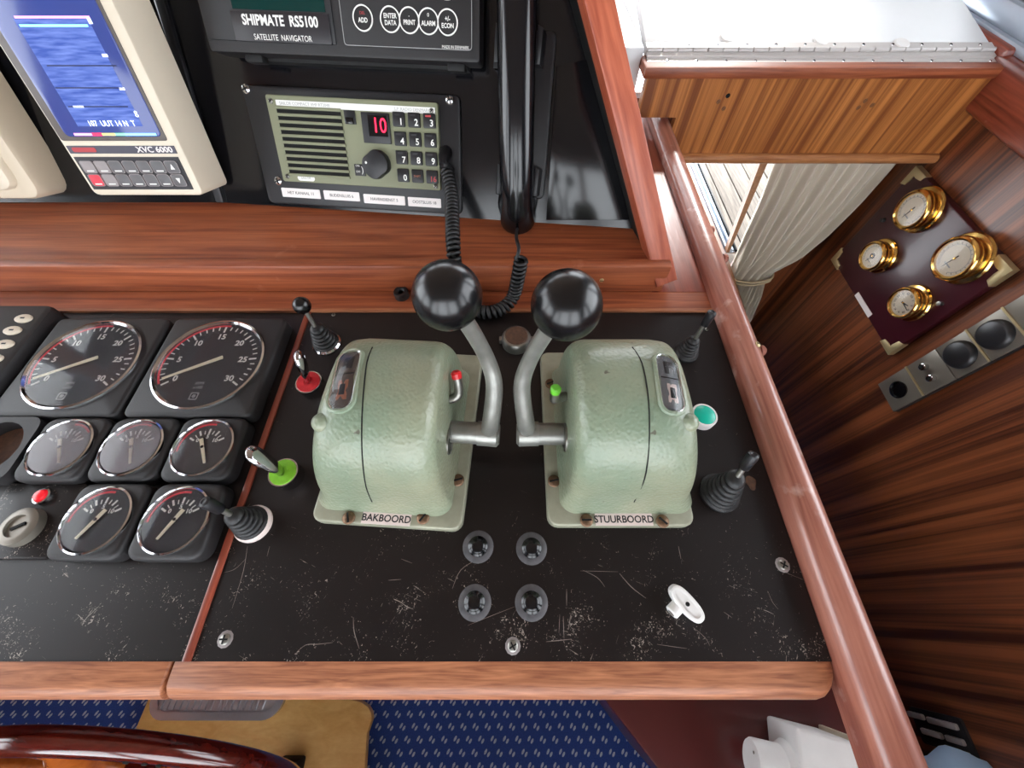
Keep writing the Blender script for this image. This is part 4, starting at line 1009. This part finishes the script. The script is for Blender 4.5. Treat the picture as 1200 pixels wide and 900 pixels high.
RS = dict(dy=-.006, a=.092, h=.132, seam=[(741, 407), (752, 425), (759, 460), (761, 500), (759, 540), (754, 565), (743, 588)],
          win=[(765, 418), (789, 418), (800, 484), (776, 484)], boss=(810, 495),
          pin=[(663, 464, .085), (656, 466, .088), (650, 468, .092), (650, 462, .10), (651, 457, .108)], tip='green_tip',
          screws=[(687, 610), (776, 611), (649, 564), (645, 450)], sang=[0.0, 2.4, .2, .4], lab=(731, 609), lw=.064, txt='STUURBOORD', tsx=.93,
          lever=[(.018, .172, .055), (.014, .178, .085), (.010, .194, .125), (.016, .203, .155), (.028, .205, .195), (.039, .205, .222)], ball=(.0425, .2045, .2326), br=.028)
control_head('throttle_control', 'pale green throttle head marked STUURBOORD with green tipped pin', .1225, .198, 0, True, .165, .236, .142, .008, RS)

# ------------------------------------------------------------------ small controls on the black panel
def boot_switch(px, py, label, lean, kind, base_mat='black_rubber', s=1.0, H=.062):
    p = PZ(px, py); ln = Vector(lean)
    t = thing('boot_lever', label, 'lever', T(p.x, p.y, 0), 'rubber booted levers')
    part('base_ring', B(lathe, [(.0205 * s, 0), (.0205 * s, .004), (.018 * s, .0065), (.013 * s, .0065)], 32), base_mat, t)
    pr = []; n = 6; top = .037 * s
    for i in range(n):
        z0 = .005 + (top - .005) * i / n; z1 = .005 + (top - .005) * (i + 1) / n; r = (.0185 - .0105 * i / n) * s
        pr += [(r * .80, z0), (r, z0 + (z1 - z0) * .28), (r, z0 + (z1 - z0) * .62), (r * .84, z1)]
    pr += [(.0052 * s, top + .003), (0, top + .003)]
    bm = bmesh.new(); lathe(bm, pr, 28)
    for v in bm.verts:
        k = max(0, v.co.z) / H; v.co.x += ln.x * k * k; v.co.y += ln.y * k * k
    part('boot', bm, 'black_rubber', t, ang=60)
    b0 = Vector((ln.x * (top / H) ** 2, ln.y * (top / H) ** 2, top)); b1 = Vector((ln.x, ln.y, H))
    st_ = part('stick', B(tube, [b0 - (b1 - b0) * .1, b1], .0030, 10), 'steel', t); d = (b1 - b0).normalized()
    if kind == 'ball': part('knob', B(sphere, .0115, None, 24, 14), 'ball_black', st_, T(*b1))
    else: part('grip', B(lathe, [(.0038, -.010), (.0055, -.008), (.0062, .008), (.0055, .0125), (.003, .0135), (.002, .0125), (0, .0125)], 18), 'black_plastic', st_, T(*b1) @ to_dir(d))
boot_switch(384, 404, 'ball knobbed lever in a rubber boot behind the red toggle switch', (-.006, .010, 0), 'ball', 'chrome', 1.0, .074)
boot_switch(298, 614, 'rubber booted lever with a pink base ring below the green toggle switch', (-.008, .006, 0), 'grip', 'label_pink', 1.0, .060)
boot_switch(803, 414, 'small rubber booted lever behind the teal button by the handrail', (.004, .006, 0), 'grip', 'black_rubber', .85, .068)
boot_switch(842, 578, 'large ribbed rubber booted lever in front of the teal button', (.006, .016, 0), 'grip', 'black_rubber', 1.12, .064)
def toggle(px, py, tip, mat, label):
    p = PZ(px, py, .02); t = thing('toggle_switch', label, 'switch', T(p.x, p.y, 0), 'chrome paddle toggle switches')
    part('collar', B(lathe, [(.0165, 0), (.0165, .014), (.0175, .016), (.017, .019), (.0, .019)], 32), 'chrome', t)
    part('coloured_disc', B(lathe, [(.0155, .019), (.0150, .0205), (.006, .0205), (.0055, .0195), (0, .0195)], 32), mat, t)
    e = PZ(tip[0], tip[1], .066) - Vector((p.x, p.y, 0)); b = Vector((0, 0, .018))
    path = [b + (e - b) * k for k in (0, .15, .3, .5, .7, .85, .95, 1.0)]
    part('paddle', B(tube, path, [.0045, .007, .009, .0108, .0118, .0110, .0082, .003], 16, flat=.55, ref=(1, .3, 0)), 'chrome', t)
toggle(361, 447, (348, 412), 'red_enamel', 'chrome paddle toggle switch with a red disc')
toggle(331, 553, (289, 527), 'green_enamel', 'chrome paddle toggle switch with a lime green disc')
nb = 0
for (px, py, lb) in ((560, 640, 'black push button, rear left of the square of four'), (623, 642, 'black push button, rear right of the square of four'), (556, 706, 'black push button, front left of the square of four'), (623, 706, 'black push button, front right of the square of four')):
    p = PZ(px, py, .004); t = thing('push_button', lb, 'button', T(p.x, p.y, 0), 'four black push buttons')
    part('worn_ring', B(lathe, [(.0105, .0), (.0172, .0), (.0165, .0006), (.0105, .0008)], 28), 'switch_worn', t)
    part('collar', B(lathe, [(.0112, 0), (.0108, .004), (.0085, .0055), (.0085, .003), (0, .003)], 28), 'black_gloss', t)
    part('plunger', B(lathe, [(.008, .003), (.008, .0085), (.0062, .0098), (.003, .0106), (0, .0108)], 24), 'black_gloss', t)
p = PZ(605, 402); t = thing('worn_knob', 'worn grey round knob with a rusty top between the lever balls', 'knob', T(p.x, p.y, 0))
part('body', B(lathe, [(.021, 0), (.0215, .012), (.019, .017), (.016, .018), (0, .018)], 32), 'steel', t); part('rusty_top', B(lathe, [(.0165, .018), (.015, .0195), (0, .0195)], 28), 'rust', t)
part('lug', B(box, .019, .025, -.004, .004, .002, .012, .001), 'steel', t); part('lug', B(box, -.025, -.019, -.004, .004, .002, .012, .001), 'steel', t)
p = PZ(826, 486, .012); t = thing('teal_button', 'flat teal round button with a pale rim beside the handrail', 'button', T(p.x, p.y, 0))
part('rim', B(lathe, [(.0165, 0), (.0165, .011), (.0155, .0125), (.0138, .0125), (.0138, .010)], 36), 'label_white', t); part('cap', B(lathe, [(.0138, .008), (.0138, .0118), (.013, .0125), (0, .0128)], 36), 'teal', t)
p = PZ(471, 346, .004); t = thing('cable_grommet', 'small black cable grommet on the strip behind the left lever', 'grommet', T(p.x, p.y, .002))
part('ring', B(lathe, [(.0045, .001), (.0045, .010), (.006, .0115), (.0105, .0115), (.0115, .009), (.0115, 0)], 28), 'black_rubber', t); part('hole', B(lathe, [(0, .0005), (.0046, .0005), (.0046, .002), (0, .002)], 20), 'dark_void', t)
# loose white tap handle
p = PZ(805, 706, .01); t = thing('tap_handle', 'loose white plastic tap handle lying on the black panel', 'handle', T(p.x, p.y, 0) @ RZ(R(-52)))
bm = bmesh.new(); pts = []
for i in range(32):
    a = 2 * math.pi * i / 32; pts.append((.0195 * math.copysign(abs(math.cos(a)) ** .75, math.cos(a)), .0088 * math.copysign(abs(math.sin(a)) ** .8, math.sin(a))))
prism(bm, pts, .0, .012, .002, 2); g = part('grip', bm, 'white_plastic', t, T(0, 0, .004) @ RX(R(12)))
part('recess_rim', B(ring_plate, [(x * .9, y * .86) for x, y in pts], [(x * .76, y * .62) for x, y in pts], .0115, .0135), 'white_plastic', g)
part('screw_hole', B(lathe, [(0, .012), (.0021, .012), (.0021, .0126), (0, .0126)], 14), 'dark_void', g)
part('stem', B(lathe, [(.0068, 0), (.0068, .012), (.0055, .013), (.0035, .013), (.0035, .010), (0, .010)], 20), 'white_plastic', t, T(-.003, -.006, .007) @ RX(R(92)))
part('stem_hole', B(lathe, [(0, .0101), (.0036, .0101), (.0036, .0108), (0, .0108)], 16), 'switch_grey', t, T(-.003, -.006, .007) @ RX(R(92)) @ T(0, 0, .0025))

# ------------------------------------------------------------------ instrument board and switches on the veneer wall
Wf = Frame((1.0, 0, 0), (0, -1, 0), (0, 0, 1))
BT = .018
ib = thing('instrument_board', 'dark red wooden board with brass corner fittings on the veneer wall', 'board', Wf.M())
bx0, bx1, bz0, bz1 = -.925, -.575, -.362, -.078
part('board', B(box, bx0, bx1, bz0, bz1, 0, BT, .003), 'burgundy', ib)
def corner(cx, cz, sx, sz):
    l = .045; o = [(0, 0), (l, 0), (l * .9, .014), (l * .55, .017), (l * .36, l * .36), (.017, l * .55), (.014, l * .9), (0, l)]
    pts = [(cx + sx * x, cz + sz * y) for x, y in o]
    if sx * sz < 0: pts = pts[::-1]
    return B(prism, pts, BT - .012, BT + .0025, .0008)
for (cx_, cz_, sx, sz) in ((bx0 - .003, bz0 - .003, 1, 1), (bx1 + .003, bz0 - .003, -1, 1), (bx0 - .003, bz1 + .003, 1, -1), (bx1 + .003, bz1 + .003, -1, -1)): part('brass_corner', corner(cx_, cz_, sx, sz), 'brass_dull', ib)
q = [Wf.px(x, y, BT) for x, y in ((1011, 338), (1030, 362))]
part('name_tag', B(box, q[0][0], q[1][0], bz0 + .002, bz0 + .016, BT, BT + .0015), 'label_white', ib)
q = Wf.px(1104, 356, BT); part('hook', B(lathe, [(.005, 0), (.004, .006), (.0055, .009), (0, .010)], 14), 'steel', ib, T(q[0], q[1], BT))
q = Wf.px(1036, 258, BT); part('hook', B(lathe, [(.006, 0), (.004, .006), (.005, .008), (0, .009)], 14), 'switch_dark', ib, T(q[0], q[1], BT))
def brass_gauge(px, py, r, label, kind):
    h = BT + .030; a, b = Wf.px(px, py, h)
    t = thing('brass_instrument', label, 'gauge', Wf.M(a, b, BT), 'round brass instruments')
    part('case', B(lathe, [(r * 1.22, 0), (r * 1.24, .003), (r * 1.18, .007), (r * 1.02, .009), (r * .98, .014), (r * 1.06, .018), (r * 1.08, .024), (r * 1.03, .029), (r * .94, .031), (r * .86, .029), (r * .84, .024)], 48), 'brass', t)
    d = part('dial', B(lathe, [(r * .85, .022), (r * .85, .0245), (0, .0245)], 40), 'dial_cream', t)
    if kind == 'clock':
        for i in range(12):
            an = R(90 - 30 * i); text('numeral', ['XII', 'I', 'II', 'III', 'IIII', 'V', 'VI', 'VII', 'VIII', 'IX', 'X', 'XI'][i], r * .2, 'black_print', d, r * .62 * math.cos(an), r * .62 * math.sin(an), .0246, rot=an - R(90))
        for an, l, w in ((20, .42, .05), (-5, .62, .035)): part('hand', B(prism, [(-r * .12, -r * w), (r * l, -r * w * .4), (r * l, r * w * .4), (-r * .12, r * w)], .0250, .0258), 'black_print', d, RZ(R(an)))
    else:
        part('scale_ring', arc(r * .66, r * .68, -60, 240, .0245, .0248, 28), 'grey_print', d)
        bm = bmesh.new()
        for i in range(19): box(bm, r * .68, r * .76, -r * .008, r * .008, .0245, .0248, M=RZ(R(-60 + i * 300 / 18)))
        part('scale_ticks', bm, 'black_print', d)
        if kind == 'open': part('aperture', B(lathe, [(0, .0246), (r * .2, .0246), (r * .2, .0252), (0, .0252)], 16), 'rust', d)
        part('needle', B(prism, [(-r * .2, -r * .03), (r * .58, -r * .008), (r * .58, r * .008), (-r * .2, r * .03)], .0254, .0260), 'black_print', d, RZ(R(-100)))
        part('caption', B(box, -r * .22, r * .22, -r * .42, -r * .36, .0245, .0248), 'grey_print', d)
    part('pivot', B(lathe, [(r * .06, .0246), (r * .05, .0265), (0, .0268)], 12), 'brass', d)
    part('glass', B(lathe, [(r * .87, .0285), (r * .5, .0298), (0, .0304)], 32), 'gauge_glass', t)
brass_gauge(1066, 246, .042, 'round brass instrument at the top of the red board', 'baro')
brass_gauge(1020, 300, .036, 'small round brass instrument with a dark centre, nearest the curtain', 'open')
brass_gauge(1116, 303, .044, 'largest round brass instrument, at the right of the red board', 'baro')
brass_gauge(1056, 355, .036, 'round brass clock with Roman numerals at the bottom of the red board', 'clock')

sp = thing('switch_panel', 'column of dark switch and socket modules on the veneer wall', 'switch', Wf.M())
y0_, y1_ = -.522, -.440
part('back_box', B(box, y0_, y1_, -.432, .03, 0, .012, .002), 'switch_dark', sp)
zs = [-.432] + [(PX(a, b, .985).z + PX(c, d, .985).z) / 2 for a, b, c, d in ((1064, 432, 1082, 461), (1099, 408, 1116, 440), (1133, 385, 1155, 416), (1174, 356, 1198, 388))] + [.03]
for i in range(5):
    z0_, z1_ = zs[i] + .001, zs[i + 1] - .001; cz = (z0_ + z1_) / 2; cy_ = (y0_ + y1_) / 2
    md = part('module', B(box, y0_, y1_, z0_, z1_, .012, .017, .0015), 'switch_grey', sp)
    if i == 0: part('socket_well', B(lathe, [(.021, 0), (.022, .004), (.019, .005), (.018, .001), (0, .001)], 28), 'black_gloss', md, T(cy_, cz, .017))
    elif i == 1:
        for s in (-.016, .016):
            jk = part('jack', B(lathe, [(.008, 0), (.008, .010), (.0065, .011), (.005, .011), (.005, .003), (0, .003)], 20), 'chrome', md, T(cy_ + s, cz, .017))
            part('jack_hole', B(lathe, [(0, .009), (.005, .009), (.005, .0095), (0, .0095)], 16), 'dark_void', jk)
    else: part('dimmer_knob', B(lathe, [(.031, 0), (.031, .004), (.028, .010), (.024, .012), (0, .013)], 36), 'switch_dark', md, T(cy_, cz, .017))
    if i in (0, 2, 3): part('divider', B(box, y0_, y1_, z1_ - .001, z1_ + .003, .017, .0195), 'brass_dull', md)

# metal latch plate low on the wall and blue bedding below it
lp = thing('latch_plate', 'metal latch plate low on the veneer wall', 'latch', Wf.M(*Wf.px(1105, 857), 0) @ RZ(R(90)))
part('plate', B(prism, rrect(.13, .07, .006, 3), 0, .006, .002), 'switch_dark', lp)
for (x, y, w) in ((-.045, .02, .04), (.02, .018, .07), (-.02, -.008, .05), (.035, -.008, .04), (.03, -.03, .05)): part('bolt', B(box, x - w / 2, x + w / 2, y - .006, y + .006, .006, .016, .003), 'hinge_metal', lp)
bm = bmesh.new(); nx, ny = 26, 26
g = [[bm.verts.new((.575 + .42 * i / nx, -.90 + (.635 + .010 * math.sin(i * .9)) * j / ny, -.60 + .008 * math.sin(i * .5) * math.sin(j * .33 + 1) + .006 * math.sin(j * .7) - .03 * max(0, (j / ny - .92) * 12.5) ** 2)) for j in range(ny + 1)] for i in range(nx + 1)]
for i in range(nx):
    for j in range(ny): bm.faces.new((g[i][j], g[i + 1][j], g[i + 1][j + 1], g[i][j + 1]))
r = bmesh.ops.extrude_face_region(bm, geom=bm.faces[:]); bmesh.ops.translate(bm, vec=(0, 0, -.03), verts=[v for v in r['geom'] if isinstance(v, bmesh.types.BMVert)])
part_berth = struct('trim_8', B(box, .575, .995, -.90, -.26, FLOOR, -.80), 'maroon_board', 'dark wooden berth base below the blue cloth', 'berth')
solid('blue_bedding', bm, 'pale_blue_cloth', 'rumpled pale blue cloth below the latch plate', 'cloth', ang=80)

# ------------------------------------------------------------------ curtain in the low opening
ct = thing('curtain', 'gathered cream curtain tied back with a cord in the low opening', 'curtain', T(0, 1.0, 0))
def lerp(a, b, t): return a + (b - a) * t
zt, ztie, zb = -.10, -.50, -.82
KEYS = [(-.06, .672, .992), (-.13, .682, .990), (-.22, .700, .984), (-.325, .716, .970), (-.415, .735, .945), (-.475, .748, .893), (-.52, .745, .893), (-.60, .74, .925), (-.73, .73, .958), (-.82, .72, .97)]
def xr(z):
    for (za, l0, r0), (zb_, l1, r1) in zip(KEYS, KEYS[1:]):
        if z >= zb_ - 1e-9:
            t = (za - z) / (za - zb_); t = min(1, max(0, t)); return lerp(l0, l1, t), lerp(r0, r1, t)
    return KEYS[-1][1:]
zt, ztie, zb = -.06, -.49, -.82
bm = bmesh.new(); nu, nv = 130, 44; G = []
for j in range(nv + 1):
    z = lerp(zt, zb, j / nv); x0, x1 = xr(z); row = []
    amp = .009 + .006 * min(1, max(0, 1 - abs(z - ztie) / .4))
    for i in range(nu + 1):
        u = i / nu; x = lerp(x0, x1, u)
        y = amp * math.sin(u * 2 * math.pi * 11 + .8 * math.sin(z * 9)) + amp * .5 * math.sin(u * 2 * math.pi * 5 + z * 5) - .012 * math.sin(math.pi * u) * max(0, 1 - abs(z - ztie) / .3)
        row.append(bm.verts.new((x, y, z)))
    G.append(row)
for j in range(nv):
    for i in range(nu): bm.faces.new((G[j][i], G[j][i + 1], G[j + 1][i + 1], G[j + 1][i]))
r = bmesh.ops.extrude_face_region(bm, geom=bm.faces[:]); bmesh.ops.translate(bm, vec=(0, .002, 0), verts=[v for v in r['geom'] if isinstance(v, bmesh.types.BMVert)])
part('cloth', bm, 'curtain', ct, ang=80)
for k, dz in enumerate((0, -.012)):
    part('tie_cord', B(tube, smooth_path([(.742, .01, ztie + dz + .012), (.75, -.024, ztie + dz), (.815, -.036, ztie + dz - .008), (.885, -.026, ztie + dz), (.898, .008, ztie + dz + .008)], 6), .0035, 8), 'rope', ct)
struct('trim_7', B(prism, [(.664, -.08), (.728, -.44), (.738, -.44), (.686, -.08)], -1.065, -1.045, M=RX(R(90))), 'frame_wood', 'wooden post between the curtain and the low opening', 'trim')

# ------------------------------------------------------------------ below the front edge: wheel, footboard, white fitting
yb = -.88; KS = (.46 - yb) / .98
fb = thing('footboard', 'honey coloured plywood footboard with rounded corners', 'board', T(0, 0, 0))
c_ = [PZ(170, 800, yb), PZ(400, 812, yb), PZ(436, 835, yb), PZ(425, 960, yb), PZ(330, 1000, yb), PZ(140, 1000, yb)]
base = [PZ(120, 960, yb)[:2], PZ(424, 960, yb)[:2], (PZ(430, 860, yb).x, PZ(430, 860, yb).y), *[PZ(x_, y_, yb)[:2] for x_, y_ in ((436, 843), (435, 835), (431, 828), (424, 823), (414, 820), (400, 818))], (PZ(340, 812, yb).x, PZ(340, 812, yb).y), (PZ(178, 808, yb).x, PZ(178, 808, yb).y), (PZ(160, 850, yb).x, PZ(160, 850, yb).y)]
part('board', B(prism, base, yb - .02, yb, .004), 'pine_board', fb)
part('support', B(box, PZ(200, 900, yb).x, PZ(400, 900, yb).x, PZ(300, 930, yb).y, PZ(300, 850, yb).y, FLOOR, yb - .02), 'maroon_board', fb)
# chrome tread plate with two openings
Ft = Frame((0, 0, yb), (1, 0, 0), (0, 1, 0)); a0, b0 = PZ(172, 843, yb).x, PZ(172, 843, yb).y; a1 = PZ(330, 843, yb).x; b1 = PZ(250, 780, yb).y
tp = thing('foot_pedal', 'chrome foot pedal with a diamond tread lying on the plywood board', 'pedal', T((a0 + a1) / 2, b0, yb))
w = a1 - a0; d_ = b1 - b0
part('rim', B(ring_plate, rrect(w, d_, .035 * KS, 6, 0, d_ / 2), rrect(w - .026 * KS, d_ - .026 * KS, .026 * KS, 6, 0, d_ / 2), 0, .014), 'pedal_metal', tp)
part('cross_bar', B(box, -.012 * KS, .012 * KS, .012 * KS, d_ - .012 * KS, .002, .012, .003), 'pedal_metal', tp)
part('tread_bar', B(box, -w / 2 + .012 * KS, w / 2 - .012 * KS, .011 * KS, .046 * KS, .002, .009, .002), 'pedal_metal', tp)
rdm = mesh_of(B(prism, [(x * KS, y * KS) for x, y in ((-.0045, -.013), (.0015, -.013), (.0045, .013), (-.0015, .013))], .009, .014, .001), 'tread_rib', 'pedal_metal')
nr = int((w - .04 * KS) / (.0125 * KS))
for i in range(nr): link('tread_rib', rdm, tp, T(-w / 2 + .024 * KS + i * .0125 * KS, .0285 * KS, 0))
# ship's wheel
RWH = .24; wc = Vector((-.62, -.146 - .0912, -.2 - .222))
e1 = Vector((1, 0, 0)); e2 = Vector((0, .38, .925)).normalized(); e3 = e1.cross(e2)
mw = Matrix.Identity(4)
for i, v in enumerate((e1, e2, e3)): mw.col[i][:3] = v
mw.translation = wc
wh = thing('steering_wheel', 'varnished cherry red ship steering wheel with amber turned spokes', 'wheel', mw)
part('rim', B(tube, [(RWH * math.cos(2 * math.pi * i / 64), RWH * math.sin(2 * math.pi * i / 64), 0) for i in range(64)], .019, 18, True, None, .85, (0, 0, 1)), 'cherry', wh)
spk = mesh_of(B(lathe, [(.010, .05), (.012, .065), (.010, .08), (.018, .10), (.0205, .135), (.019, .18), (.012, .195), (.014, .228)], 20), 'spoke', 'amber_wood')
for i in range(6): link('spoke', spk, wh, RZ(R(31 + 60 * i)) @ RY(R(90)))
part('hub', B(lathe, [(.06, -.03), (.062, .02), (.05, .03), (.03, .036), (0, .036)], 36), 'cherry', wh)
hbk = mesh_of(B(lathe, [(.004, 0), (.003, .002), (0, .002)], 10), 'rim_plug', 'dark_void')
for a_ in (52, 56, 61): link('rim_plug', hbk, wh, T(RWH * math.cos(R(a_)), RWH * math.sin(R(a_)), .0155))
part('column', B(tube, [(0, 0, -.03), (0, 0, -.045)], .018, 20), 'black_matte', wh)
# black box on the footboard
p = PZ(335, 892, yb + .05); solid('black_block', B(box, -.03, .03, -.08, .0, 0, .05, .006), 'black_matte', 'small black block on the plywood board beside the wheel', 'block', T(p.x, p.y, yb))
# white plastic fitting on the locker
zt_ = -.30; p = PZ(955, 878, -.24)
fx = thing('white_fitting', 'white plastic fitting with a round spigot under the right end of the console', 'fitting', T(p.x + .008, p.y - .012, zt_) @ RZ(R(-12)))
part('body', B(box, -.04, .035, -.075, .03, 0, .075, .005, 3), 'white_plastic', fx)
part('back_plate', B(box, .036, .044, -.08, .035, 0, .08, .002), 'cream_side', fx)
part('spigot', B(lathe, [(.034, 0), (.030, .006), (.026, .010), (.025, .045), (.023, .048), (0, .048)], 36), 'white_plastic', fx, T(-.038, -.022, .04) @ RY(R(-90)))
part('spigot_screw', B(lathe, [(.002, 0), (0, .001)], 10), 'switch_grey', fx, T(-.087, -.012, .05) @ RY(R(-90)))
